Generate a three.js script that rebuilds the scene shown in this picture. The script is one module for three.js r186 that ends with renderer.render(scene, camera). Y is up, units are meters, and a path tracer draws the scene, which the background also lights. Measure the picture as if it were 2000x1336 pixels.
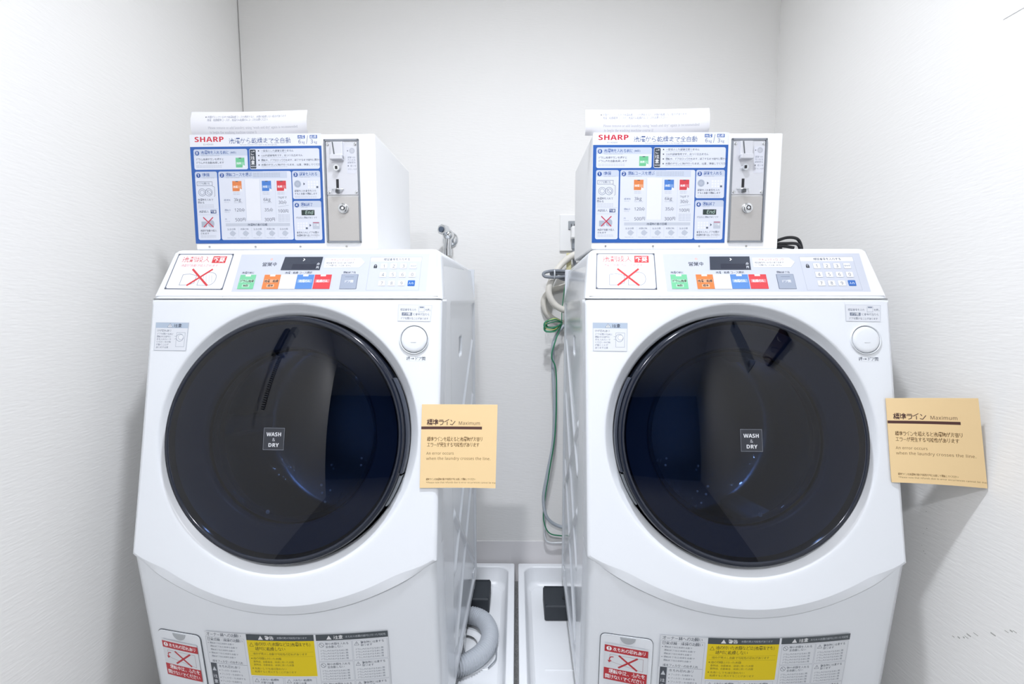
import * as THREE from 'three';
import { RoundedBoxGeometry } from 'three/addons/geometries/RoundedBoxGeometry.js';
import { mergeGeometries } from 'three/addons/utils/BufferGeometryUtils.js';

// ---------------------------------------------------------------- camera, light, exposure
const EYE = 1.0;                                            // height of the lens above the floor
const FOCAL = 889;                                          // focal length in pixels of the 2000 x 1336 frame
const scene = new THREE.Scene();
const camera = new THREE.PerspectiveCamera(2 * Math.atan(668 / FOCAL) * 180 / Math.PI, 2000 / 1336, 0.02, 30);
camera.position.set(0, EYE, 0);
camera.rotation.set(-Math.atan(80 / FOCAL), Math.atan(9 / FOCAL), 0, 'YXZ');
const renderer = new THREE.WebGLRenderer({ antialias: true });
renderer.toneMapping = THREE.LinearToneMapping;
renderer.toneMappingExposure = 1.42;
renderer.shadowMap.enabled = true;
scene.background = new THREE.Color(0x050505);
const CEILING = 2.36;
// [x, z, diameter, candela, colour] of the round downlights in the ceiling
const LAMPS = [
  [0.012, -0.46, 0.13, 7.5, 0xf2f6ff],
  [-0.25, 1.15, 0.13, 14.5, 0xf6f8ff],
];

// ---------------------------------------------------------------- helpers
let seed = 7;
const rnd = () => { seed = (seed * 1664525 + 1013904223) >>> 0; return seed / 4294967296; };
const taken = new Map();
function numbered(name) {
  const n = taken.get(name) ?? 0; taken.set(name, n + 1);
  return n ? name + '_' + String(n).padStart(3, '0') : name;
}
function mesh(name, geometry, material, parent) {
  const m = new THREE.Mesh(geometry, material);
  m.name = parent ? name : numbered(name);
  m.castShadow = m.receiveShadow = true;
  (parent ?? scene).add(m);
  return m;
}
function thing(name, label, category, group) {
  const o = new THREE.Group();
  o.name = numbered(name); scene.add(o);
  o.userData = { label, category };
  if (group) o.userData.group = group;
  return o;
}
function tag(o, label, category, group) {
  o.userData = { label, category };
  if (group) o.userData.group = group;
  return o;
}
const structure = (o, label) => { o.userData = { kind: 'structure', label, category: o.name.split('_')[0] }; return o; };
const std = (color, roughness = 0.5, more = {}) => new THREE.MeshStandardMaterial({ color, roughness, ...more });
const lin = (r, g, b) => new THREE.Color().setRGB(r, g, b);
const V = (x, y, z) => new THREE.Vector3(x, y, z);
const box = (w, h, d, x = 0, y = 0, z = 0) => new THREE.BoxGeometry(w, h, d).translate(x, y, z);
const rbox = (w, h, d, r, x = 0, y = 0, z = 0) => new RoundedBoxGeometry(w, h, d, 3, r).translate(x, y, z);
const tube = (pts, r, n = 60, k = 10) => new THREE.TubeGeometry(new THREE.CatmullRomCurve3(pts.map((p) => V(...p)), false, 'centripetal'), n, r, k);
const cyl = (r, l, n = 32, r2 = r) => new THREE.CylinderGeometry(r, r2, l, n);
function lathe(points, n = 96) {                            // [radius, z] pairs, turned about z
  return new THREE.LatheGeometry(points.map(([r, z]) => new THREE.Vector2(r, z)), n).rotateX(Math.PI / 2);
}
function grid(rows, uv) {                                   // rows of [x, y, z] points
  const n = rows.length, m = rows[0].length, pos = [], uvs = [], idx = [];
  rows.forEach((row, i) => row.forEach((p, j) => { pos.push(...p); uvs.push(...(uv ? uv(i / (n - 1), j / (m - 1), p) : [j / (m - 1), i / (n - 1)])); }));
  for (let i = 0; i < n - 1; i++) for (let j = 0; j < m - 1; j++) {
    const a = i * m + j, b = a + 1, c = a + m, d = c + 1;
    idx.push(a, b, c, b, d, c);
  }
  const g = new THREE.BufferGeometry();
  g.setAttribute('position', new THREE.Float32BufferAttribute(pos, 3));
  g.setAttribute('uv', new THREE.Float32BufferAttribute(uvs, 2));
  g.setIndex(idx); g.computeVertexNormals();
  return g;
}
function merge(list) { return mergeGeometries(list.map((g) => { const c = g.index ? g.toNonIndexed() : g; for (const k of Object.keys(c.attributes)) if (!['position', 'normal', 'uv'].includes(k)) c.deleteAttribute(k); return c; })); }
function roundRect(x0, y0, x1, y1, r) {
  const s = new THREE.Shape();
  s.moveTo(x0 + r, y0); s.lineTo(x1 - r, y0); s.quadraticCurveTo(x1, y0, x1, y0 + r); s.lineTo(x1, y1 - r); s.quadraticCurveTo(x1, y1, x1 - r, y1);
  s.lineTo(x0 + r, y1); s.quadraticCurveTo(x0, y1, x0, y1 - r); s.lineTo(x0, y0 + r); s.quadraticCurveTo(x0, y0, x0 + r, y0);
  return s;
}
const smooth = (a, b, x) => { const t = Math.min(1, Math.max(0, (x - a) / (b - a))); return t * t * (3 - 2 * t); };

// ---------------------------------------------------------------- a drawn alphabet for the Japanese print: strokes on a ten by ten grid, "xy xy" joins two points, "/" lifts the pen
const PEN = {
  water: '21 62/04 45/19 84', hand: '03 93/50 59 38/07 96', wood: '02 92/50 59/52 08/52 97', fire: '50 55 09/55 99/13 25/82 65', man: '60 05/43 49', walk: '10 22/03 23 27/08 27 49 99',
  bird: '40 04/22 29/23 93/61 69/25 85/27 87/29 99', feather: '00 40 44/02 42/04 44/50 90 94/52 92/54 94', thread: '40 13 43/73 16 66/46 49/17 08/77 98', page: '00 90/40 31/12 17/12 82 87 17/14 84/15 85/37 09/67 99',
  car: '02 92/13 17/13 83 87 17/15 85/08 98/50 59', knife: '20 26/90 99 78', heart: '50 59/13 25/82 74', inch: '02 92/70 79 58/24 36', words: '30 50/02 92/14 84/16 86/28 78 79 29 28', sun: '10 19/10 80 89/14 84/19 89',
  shell: '10 16/10 80 86 16/12 82/14 84/37 09/67 99', ahead: '30 15/13 83/51 54/04 94/34 33 29 09/64 68 79 99 97', goods: '20 70 73 23 20/05 45 48 08 05/55 95 98 58 55', tree: '02 92/50 59/52 08/52 98',
  dry: '02 92/50 54/14 84 87 17 14/15 85/08 98/57 59', beg: '20 04/22 92/25 75 18 29 99 97', heavy: '80 21/02 92/50 59/14 84 87 17 14/15 85/09 99', power: '03 83 79 58/40 42 08', cow: '20 04/13 93/50 59/07 96',
  dont: '20 05/22 92 89 68/42 16/63 28', master: '41 52/13 83/16 86/09 99/53 59', army: '02 00 90 92/12 82/24 84 86 26 24/25 85/08 98/51 59', cloud: '11 81/04 94/54 18 88/66 99', pick: '00 40 42 02 04 44/50 90 92 52 54 94/05 95/25 28/65 68/08 98',
  stone: '01 91/41 08/25 29 89 85 25', again: '00 90/13 83 86 16 13/15 85/51 55 09/27 99', change: '20 04/22 29/80 46/50 58 98 96', winter: '40 05/31 81 07/23 97/46 67/38 69', text: '40 41/02 92/22 86/72 16', strike: '20 24 05/20 60 64 95/26 76 09/37 99',
  foot: '10 80 84 14/10 14 09/54 99', shield: '10 80 85 15 10/12 82/50 59', sheep: '20 31/70 61/12 82/14 84/05 95/51 59/26 08/75 56 98', plain: '00 90/00 09/41 32/22 82 85 25 22/23 83/55 59/36 28/76 97', blue: '11 81/13 83/05 95/50 55/26 29/26 76 79/27 77',
  broom: '10 80 84/12 82/14 84/05 95/26 28/26 76 78/55 59', test: '50 04/50 94/24 74/15 85 87 17 15/54 57 09/57 99', reason: '12 82 89 19 12/50 59/15 85', rice: '50 55/02 92/20 31/80 61/52 05/06 96/56 09/56 99', colour: '30 03/21 71 53/13 83 86 16/13 19 99 97/43 46',
  slip: '00 90/12 82 84 14 12/30 34/60 64/16 86/07 97/57 59/28 09/78 99', live: '20 04/13 83/16 86/09 99/50 59', just: '01 91/50 59/55 85/24 29/09 99', sound: '50 51/11 81/31 42/71 62/03 93/25 75 79 29 25/27 77', ready: '01 91/20 23/70 73/04 94/24 09/25 85 89/27 87/55 59',
  step: '60 02/73 06/44 49', late: '40 12 52/72 24 64/45 08/46 86 39/56 99', ten: '07 97/56 59',
  全: '50 04/50 94/24 74/26 76/09 99/54 59', 自: '50 31/12 19/12 82 89/14 84/16 86/19 89', 入: '30 51 54 09/44 99', 前: '20 32/70 62/03 93/14 19/14 44 49/16 46/18 48/64 67/94 99 88', 意: '40 50/11 81/31 42/71 62/03 93/24 27/24 74 77/26 76/27 77/08 19/28 39 69 68/88 99',
  了: '11 81 54 59 38', 分: '40 05/50 95/25 75 69 58/44 09', 円: '11 19/11 81 89 78/41 45/15 85', 不: '01 91/51 04/53 59/64 86', 要: '00 90/12 82 85 15 12/32 35/62 65/06 96/45 27 89/76 09', 営: '10 21/50 52/90 72/04 02 92 94/24 74 76 26 24/17 87 89 19 17',
  業: '30 33/60 63/10 22/90 72/03 93/24 35/74 65/05 95/17 87/53 59/56 09/56 99', 中: '12 82 86 16 12/50 59', 開: '00 09/00 40 43 03/01 41/50 90 99 88/51 91/50 53 93/25 75/27 77/35 29/65 69', 警: '00 40/10 12/30 32/02 42 44/60 53/52 92 55/62 95/05 95/16 86/17 87/28 78 79 29 28',
  告: '20 03/12 82/50 55/05 95/16 86 89 19 16', 日: '10 19/10 80 89/14 84/19 89', 常: '50 52/20 31/80 71/04 03 93 94/25 75 76 26 25/17 87/17 19/87 89/56 59', 点: '50 53/51 91/13 83 86 16 13/08 09/37 39/67 69/98 99', 水: '50 59 38/12 42 08/82 54/53 99',
  恐: '00 40/20 24/04 44/60 45/60 80 84 94/06 08/26 29 69 67/46 47/86 98', 衣: '50 51/02 92/52 06/53 26 29 58/54 99/83 65', 超: '01 41/20 28/04 44/26 46/16 08/17 39 99/50 90 84/70 53/55 95 98 58 55', 片: '30 36 09/60 63/33 93/36 76 79',
  寄: '50 51/02 01 91 92/23 83/53 24/53 74/05 95/27 57 59 29 27/85 89 68', 発: '10 40 05/12 23/80 62/50 95/90 72/24 74/15 85/34 37 09/64 69 99', 可: '01 91/81 89 68/23 53 56 26 23', 能: '20 02 42/32 43/04 09/04 44 49/06 46/60 63 93/80 62/65 69 99/86 68',
  番: '70 21/03 93/50 54/53 15/53 94/25 75 79 29 25/27 77/55 59', 号: '20 70 73 23 20/05 95/35 26 76 69 48', 無: '20 03/12 92/04 94/06 96/22 26/42 46/62 66/82 86/08 09/37 39/67 69/98 99', 生: '20 04/13 83/16 86/09 99/50 59', 力: '03 83 79 58/40 42 08',
  か: '03 53 63 58 39/30 08/71 94', ら: '30 61/22 16 34 65 87 69 39', ま: '12 82/14 84/50 56 28 17 26 89', で: '02 92 54 46 59 79/64 75/83 94', を: '12 72/40 15 34 54 56/83 46 38 59 89', れ: '20 29/03 33 08/35 62 72 68 79 97', る: '11 71 15 54 86 88 59 38 47 68',
  に: '10 16 19/42 82/45 48 89', ご: '12 62/16 19 79/70 82/90 92', ぶ: '30 52/53 46 59 29/06 27/84 98/70 81/90 91', コ: '11 81 89/18 88', ー: '15 85', ス: '11 81 64 09/65 99', も: '40 37 59 79 86/12 72/14 74', の: '51 36 18 05 22 51 81 95 78 59',
  あ: '12 82/40 47/72 58 19 06 44 84 97 69', り: '20 14 26/70 76 49', は: '10 15 19/32 92/60 68 38 47 99', ふ: '30 51/42 56 69 39/07 25/85 99', た: '02 62/30 08/54 94/56 58 99', け: '10 16 19/33 93/70 76 59', な: '02 52/30 07/72 93/64 68 38 47 98',
  い: '11 16 38/72 87', く: '70 14 79', だ: '02 52/30 08/54 94/56 58 99/80 81/90 91', さ: '02 92/40 76/24 18 49 79', と: '20 34/82 25 18 59 89', て: '02 92 54 46 59 79', ど: '20 34/72 25 18 59 89/80 81/90 91', が: '03 53 63 58 39/30 08/71 84/80 81/90 92',
  し: '30 28 59 87', す: '02 92/50 54 36 34 54 57 39', え: '40 61/13 73 09/45 58 99', う: '30 60/23 63 75 49', お: '02 62/40 48 18 06 55 85 89 69/72 94', こ: '12 82/17 28 89', つ: '03 63 94 87 39', ン: '11 33/08 49 93', ラ: '11 81/03 93 78 39',
  イ: '80 04/54 59', エ: '11 81/51 58/08 98', フ: '01 91 66 29', ル: '30 35 09/60 68 95', タ: '40 04/31 91 69 29/23 66', オ: '02 92/60 69 48/62 08', ナ: '03 93/50 55 29', へ: '05 32 98', ド: '30 39/33 75/70 82/90 91', ア: '01 91 74/53 55 29', ム: '40 18 88/65 99',
  き: '12 82/14 84/40 66/18 49 79', せ: '04 94/70 76/30 38 89', っ: '14 54 85 77 49', や: '04 44 83 95 77/40 51/12 59', ん: '40 09 35 56 59 96', 場: '03 33/20 28/07 36/40 80 83 43 40/04 04/45 95/56 38/47 97 88 69/67 49',
  出: '50 59/21 24 74 71/05 09 99 95', 内: '12 19/12 82 89/50 52 16/53 76', 手: '80 21/23 83/05 95/51 59 38', ボ: '02 82/40 49/24 07/64 87/80 81/91 92', み: '11 51 18 06 36 98/74 68', 合: '50 05/50 95/34 64/26 76 79 29 26', 用: '11 09/11 81 89/13 83/16 86/50 59',
  専: '01 91/12 82 85 15 12/50 55/07 97/76 79 58/37 48', ク: '40 04/31 91 69 29', ロ: '11 81 88 18 11', ッ: '03 15/43 55/92 78 49', 閉: '00 09/00 40 43 03/01 41/50 90 99 88/51 91/50 53 93/26 76/56 59 48/56 28', め: '20 58/62 38 18 05 33 73 95 88 69',
  量: '20 70 73 23 20/04 94/25 75 77 27 25/09 99/50 59', 取: '00 50/10 18/40 49/13 43/15 45/08 48/52 92 59/62 99', 一: '05 95', 度: '50 51/01 91/01 09/23 83/33 36 66 63/27 77 29/37 89', 目: '10 19/10 80 89/13 83/16 86/19 89', リ: '20 25/70 75 39', セ: '03 93 75/30 38 99',
  キ: '12 82/05 95/40 59', ュ: '24 64 68/08 98', テ: '21 71/04 94/54 29', ィ: '73 26/55 59', 種: '40 11/03 43/20 29/24 06/60 91/52 92/64 94 96 66/78 59/72 79', 車: '02 92/13 17/13 83 87 17/15 85/08 98/50 59', '、': '17 39', '・': '45 55', dipper: '10 42/13 45/07 96/70 79', anti: '10 90/10 09/23 83 19/34 99',
};
const BUILT = {                                             // characters joined from the pieces above: [piece, x0, y0, x1, y1]
  洗: [['water', 0, 0, 2.6, 9], ['ahead', 3, 0, 9, 9]], 濯: [['water', 0, 0, 2.6, 9], ['feather', 3, 0, 9, 3.2], ['bird', 3, 3.4, 9, 9]], 乾: [['dry', 0, 0, 4.6, 9], ['beg', 4.8, 0, 9, 9]], 燥: [['fire', 0, 0, 3.2, 9], ['goods', 3.6, 0, 9, 4.6], ['tree', 3.6, 5, 9, 9]],
  動: [['heavy', 0, 0, 5.2, 9], ['power', 5.4, 0, 9, 9]], 物: [['cow', 0, 0, 3.6, 9], ['dont', 4, 0, 9, 9]], 注: [['water', 0, 0, 2.8, 9], ['master', 3.2, 0, 9, 9]], 準: [['water', 0, 0, 2.6, 5.6], ['bird', 3, 0, 9, 5.6], ['ten', 0, 0, 9, 9]], 備: [['man', 0, 0, 3, 9], ['ready', 3, 0, 9, 9]],
  運: [['walk', 0, 0, 9, 9], ['army', 3, 0, 9, 7]], 転: [['car', 0, 0, 4.4, 9], ['cloud', 5, 0, 9, 9]], 選: [['walk', 0, 0, 9, 9], ['pick', 3, 0, 9, 7]], 硬: [['stone', 0, 0, 3.8, 9], ['again', 4.2, 0, 9, 9]], 貨: [['change', 0, 0, 9, 3.8], ['shell', 1.5, 4.2, 7.5, 9]],
  終: [['thread', 0, 0, 4, 9], ['winter', 4.4, 0, 9, 9]], 剤: [['text', 0, 0, 5.4, 5], ['shell', 0.6, 5, 4.8, 9], ['knife', 6, 0, 9, 9]], 投: [['hand', 0, 0, 3.6, 9], ['strike', 4, 0, 9, 9]], 択: [['hand', 0, 0, 3.6, 9], ['foot', 4, 0, 9, 9]], 押: [['hand', 0, 0, 3.6, 9], ['shield', 4, 0, 9, 9]],
  様: [['wood', 0, 0, 3.6, 9], ['sheep', 4, 0, 9, 9]], 願: [['plain', 0, 0, 4.6, 9], ['page', 5, 0, 9, 9]], 検: [['wood', 0, 0, 3.6, 9], ['test', 4, 0, 9, 9]], 清: [['water', 0, 0, 2.8, 9], ['blue', 3.2, 0, 9, 9]], 掃: [['hand', 0, 0, 3.6, 9], ['broom', 4, 0, 9, 9]],
  油: [['water', 0, 0, 2.8, 9], ['reason', 3.2, 0, 9, 9]], 付: [['man', 0, 0, 3, 9], ['inch', 3, 0, 9, 9]], 類: [['rice', 0, 0, 4.6, 9], ['page', 5, 0, 9, 9]], 絶: [['thread', 0, 0, 4, 9], ['colour', 4.4, 0, 9, 9]], 対: [['text', 0, 0, 4.6, 9], ['inch', 4.8, 0, 9, 9]],
  標: [['wood', 0, 0, 3.6, 9], ['slip', 4, 0, 9, 9]], 性: [['heart', 0, 0, 3, 9], ['live', 3.2, 0, 9, 9]], 後: [['step', 0, 0, 3.4, 9], ['late', 3.8, 0, 9, 9]], 証: [['words', 0, 0, 4, 9], ['just', 4.6, 0, 9, 9]], 暗: [['sun', 0, 1, 3, 8], ['sound', 3.6, 0, 9, 9]], 火: [['fire', 0, 0, 9, 9]], 料: [['rice', 0, 0, 4.6, 9], ['dipper', 5, 0, 9, 9]], 返: [['walk', 0, 0, 9, 9], ['anti', 3.2, 0, 9, 7]], 浄: [['water', 0, 0, 2.6, 9], ['broom', 3, 0, 9, 9]],
};
function strokes(c, key, x, y, w, h) {
  for (const stroke of PEN[key].split('/')) {
    stroke.split(' ').forEach((p, i) => { const px = x + (+p[0] + 0.25) * w / 9.5, py = y + (+p[1] + 0.25) * h / 9.5; i ? c.lineTo(px, py) : c.moveTo(px, py); });
  }
}
// text in canvas units: x, y is the top left corner, s the height of a Japanese character; Latin text comes from the sans font
function write(c, text, x, y, s, color = '#333', weight = 0.085, squeeze = 1, font = 'sans-serif') {
  c.strokeStyle = c.fillStyle = color; c.lineWidth = s * weight; c.lineCap = c.lineJoin = 'round';
  c.textBaseline = 'alphabetic';
  let at = x;
  for (const ch of text) {
    if (PEN[ch] || BUILT[ch]) {
      c.beginPath();
      const w = s * squeeze;
      if (BUILT[ch]) for (const [k, x0, y0, x1, y1] of BUILT[ch]) strokes(c, k, at + x0 / 9.4 * w, y + y0 / 9.4 * s, (x1 - x0) / 9.4 * w, (y1 - y0) / 9.4 * s);
      else strokes(c, ch, at + w * 0.02, y + s * 0.02, w * 0.93, s * 0.93);
      c.stroke(); at += w * 1.06;
    } else if (ch === ' ') at += s * 0.32 * squeeze;
    else {
      c.font = (weight > 0.11 ? 'bold ' : '') + s * 1.12 + 'px ' + font;
      c.save(); c.translate(at, y + s * 0.9); c.scale(squeeze, 1); c.fillText(ch, 0, 0); c.restore();
      at += (c.measureText(ch).width + s * 0.02) * squeeze;
    }
  }
  return at;
}
const measure = (text, s, squeeze = 1) => { const c = document.createElement('canvas').getContext('2d'); return write(c, text, 0, 0, s, '#000', 0.085, squeeze); };
const centred = (c, text, x, y, s, color, weight, squeeze) => write(c, text, x - measure(text, s, squeeze) / 2, y, s, color, weight, squeeze);
function canvas(wide, high, scale, paint) {                 // wide x high units (millimetres) drawn at scale pixels per unit
  const k = document.createElement('canvas'); k.width = Math.round(wide * scale); k.height = Math.round(high * scale);
  const c = k.getContext('2d'); c.scale(k.width / wide, k.height / high);
  paint(c);
  const t = new THREE.CanvasTexture(k); t.colorSpace = THREE.SRGBColorSpace; t.anisotropy = 8;
  return t;
}
const fill = (c, color, x, y, w, h, r = 0) => { c.fillStyle = color; c.beginPath(); r ? c.roundRect(x, y, w, h, r) : c.rect(x, y, w, h); c.fill(); };
const line = (c, color, width, ...pts) => { c.strokeStyle = color; c.lineWidth = width; c.lineCap = 'butt'; c.beginPath(); pts.forEach(([x, y], i) => (i ? c.lineTo(x, y) : c.moveTo(x, y))); c.stroke(); };
const frame = (c, color, width, x, y, w, h, r = 0) => { c.strokeStyle = color; c.lineWidth = width; c.beginPath(); c.roundRect(x, y, w, h, r); c.stroke(); };
const disc = (c, color, x, y, r) => { c.fillStyle = color; c.beginPath(); c.arc(x, y, r, 0, 7); c.fill(); };
const ring = (c, color, width, x, y, r) => { c.strokeStyle = color; c.lineWidth = width; c.beginPath(); c.arc(x, y, r, 0, 7); c.stroke(); };
const poly = (c, color, ...pts) => { c.fillStyle = color; c.beginPath(); pts.forEach(([x, y], i) => (i ? c.lineTo(x, y) : c.moveTo(x, y))); c.closePath(); c.fill(); };

// ---------------------------------------------------------------- materials
function noiseTexture(n, paint) {
  const data = new Uint8Array(n * n * 4);
  for (let y = 0; y < n; y++) for (let x = 0; x < n; x++) { const v = paint(x, y), o = (y * n + x) * 4; data[o] = data[o + 1] = data[o + 2] = Math.max(0, Math.min(255, v * 255)); data[o + 3] = 255; }
  const t = new THREE.DataTexture(data, n, n); t.magFilter = THREE.LinearFilter; t.wrapS = t.wrapT = THREE.RepeatWrapping; t.needsUpdate = true;
  return t;
}
function lattice(nx, ny) {                                  // tileable value noise over the unit square
  const v = Array.from({ length: nx * ny }, rnd);
  return (x, y) => {
    const fx = x * nx, fy = y * ny, x0 = Math.floor(fx), y0 = Math.floor(fy), tx = smooth(0, 1, fx - x0), ty = smooth(0, 1, fy - y0);
    const at = (i, j) => v[((j % ny) + ny) % ny * nx + ((i % nx) + nx) % nx];
    return (at(x0, y0) * (1 - tx) + at(x0 + 1, y0) * tx) * (1 - ty) + (at(x0, y0 + 1) * (1 - tx) + at(x0 + 1, y0 + 1) * tx) * ty;
  };
}
const weaveA = lattice(26, 150), weaveB = lattice(60, 300), weaveC = lattice(9, 40);
const wallBump = noiseTexture(1024, (x, y) => 0.5 * weaveA(x / 1024, y / 1024) + 0.32 * weaveB(x / 1024, y / 1024) + 0.18 * weaveC(x / 1024, y / 1024));
const wallpaper = new THREE.MeshStandardMaterial({ color: lin(0.875, 0.865, 0.84), roughness: 0.85, bumpMap: wallBump, bumpScale: 0.00028 });
const whitePlastic = new THREE.MeshPhysicalMaterial({ color: lin(0.745, 0.772, 0.805), roughness: 0.34 });
const paint = new THREE.MeshPhysicalMaterial({ color: lin(0.745, 0.772, 0.805), roughness: 0.16 });
const boxPaint = std(lin(0.86, 0.865, 0.87), 0.4);
const darkGap = std(lin(0.10, 0.11, 0.12), 0.8);
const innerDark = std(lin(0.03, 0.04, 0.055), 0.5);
const chrome = std(lin(0.72, 0.74, 0.76), 0.13, { metalness: 1 });
const steel = std(lin(0.60, 0.59, 0.58), 0.38, { metalness: 1 });
const rubber = std(lin(0.03, 0.036, 0.044), 0.6);
const trayPlastic = new THREE.MeshPhysicalMaterial({ color: lin(0.88, 0.90, 0.92), roughness: 0.28 });
const hoseGrey = std(lin(0.50, 0.53, 0.57), 0.45);
const cream = std(lin(0.72, 0.69, 0.62), 0.45);
const cordGrey = std(lin(0.24, 0.26, 0.29), 0.5);
const cordGreen = std(lin(0.03, 0.22, 0.11), 0.5);
const blackCord = std(lin(0.012, 0.013, 0.016), 0.4);

// ---------------------------------------------------------------- the room
const BACK = -1.55, LEFT = -0.902, RIGHT = 0.842, T = 0.1;
function slab(name, x0, x1, y0, y1, z0, z1, material, parent, uvScale = 0.5) {
  const g = box(x1 - x0, y1 - y0, z1 - z0, (x0 + x1) / 2, (y0 + y1) / 2, (z0 + z1) / 2);
  const p = g.attributes.position, n = g.attributes.normal, uv = g.attributes.uv;
  for (let i = 0; i < p.count; i++) {
    const ax = Math.abs(n.getX(i)), ay = Math.abs(n.getY(i));
    uv.setXY(i, (ax > 0.5 ? p.getZ(i) : p.getX(i)) / uvScale, (ay > 0.5 ? p.getZ(i) : p.getY(i)) / uvScale);
  }
  return mesh(name, g, material, parent);
}
const END = 3.3;
const floorMap = lattice(160, 160), floorMap2 = lattice(24, 24);
const floorTex = noiseTexture(512, (x, y) => 0.72 + 0.2 * floorMap(x / 512, y / 512) + 0.08 * floorMap2(x / 512, y / 512));
floorTex.colorSpace = THREE.SRGBColorSpace;
structure(slab('floor', -2.7, 1.2, -T, 0, BACK - T, END + T, std(lin(0.33, 0.33, 0.325), 0.6, { map: floorTex })), 'grey brown flecked vinyl floor under the trays');
structure(slab('ceiling', -2.7, 1.2, CEILING, CEILING + T, BACK - T, END + T, std(lin(0.88, 0.875, 0.86), 0.9)), 'plain white ceiling above the machines');
structure(slab('wall_back', LEFT + 0.003, RIGHT + T, 0, CEILING, BACK - T, BACK, wallpaper), 'white textured wallpaper wall behind the machines');
structure(slab('wall_left', LEFT - T, LEFT, 0, CEILING, BACK - T, 1.5, wallpaper), 'white textured wallpaper wall left of the machines');
structure(slab('wall_right', RIGHT, RIGHT + T, 0, CEILING, BACK - T, END, wallpaper), 'white textured wallpaper wall right of the machines');
const darkWood = std(lin(0.014, 0.013, 0.013), 0.7);
structure(slab('wall_front', -2.7, 1.2, 0, CEILING, END, END + T, darkWood), 'dark panelled wall at the far end of the passage');
structure(slab('wall_passage', -2.7, -2.6, 0, CEILING, 1.4, END, darkWood), 'dark side wall of the passage');
structure(slab('wall_return', -2.7, LEFT - T, 0, CEILING, 1.4, 1.5, wallpaper), 'end of the left wall turning into the passage');
{
  const b = slab('baseboard_back', LEFT + 0.003, RIGHT, 0, 0.15, BACK, BACK + 0.002, std(lin(0.83, 0.81, 0.81), 0.6));
  structure(b, 'pale vinyl baseboard along the back wall');
}
LAMPS.forEach(([x, z, side, power, color], i) => {
  const o = thing('ceiling_light', i ? 'round recessed downlight over the passage behind the camera' : 'round recessed downlight in the ceiling in front of the machines', 'light', 'recessed downlights');
  o.position.set(x, CEILING, z);
  mesh('trim_ring', lathe([[side * 0.52, -0.002], [side * 0.62, -0.006], [side * 0.72, -0.004], [side * 0.74, 0], [side * 0.52, 0]], 48).rotateX(-Math.PI / 2), std(0xf4f4f4, 0.5), o).rotation.x = Math.PI;
  const glow = new THREE.MeshStandardMaterial({ color: 0xffffff, emissive: color, emissiveIntensity: 6 });
  mesh('diffuser', cyl(side * 0.55, 0.003, 40).translate(0, -0.0015, 0), glow, o);
  const l = new THREE.SpotLight(color, power, 0, 1.44, 1, 2);
  l.position.set(x, CEILING - 0.012, z); l.target.position.set(x, 0, z);
  l.castShadow = true; l.shadow.radius = side / 2 / 0.02; l.shadow.mapSize.set(2048, 2048);
  scene.add(l, l.target);
});

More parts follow.
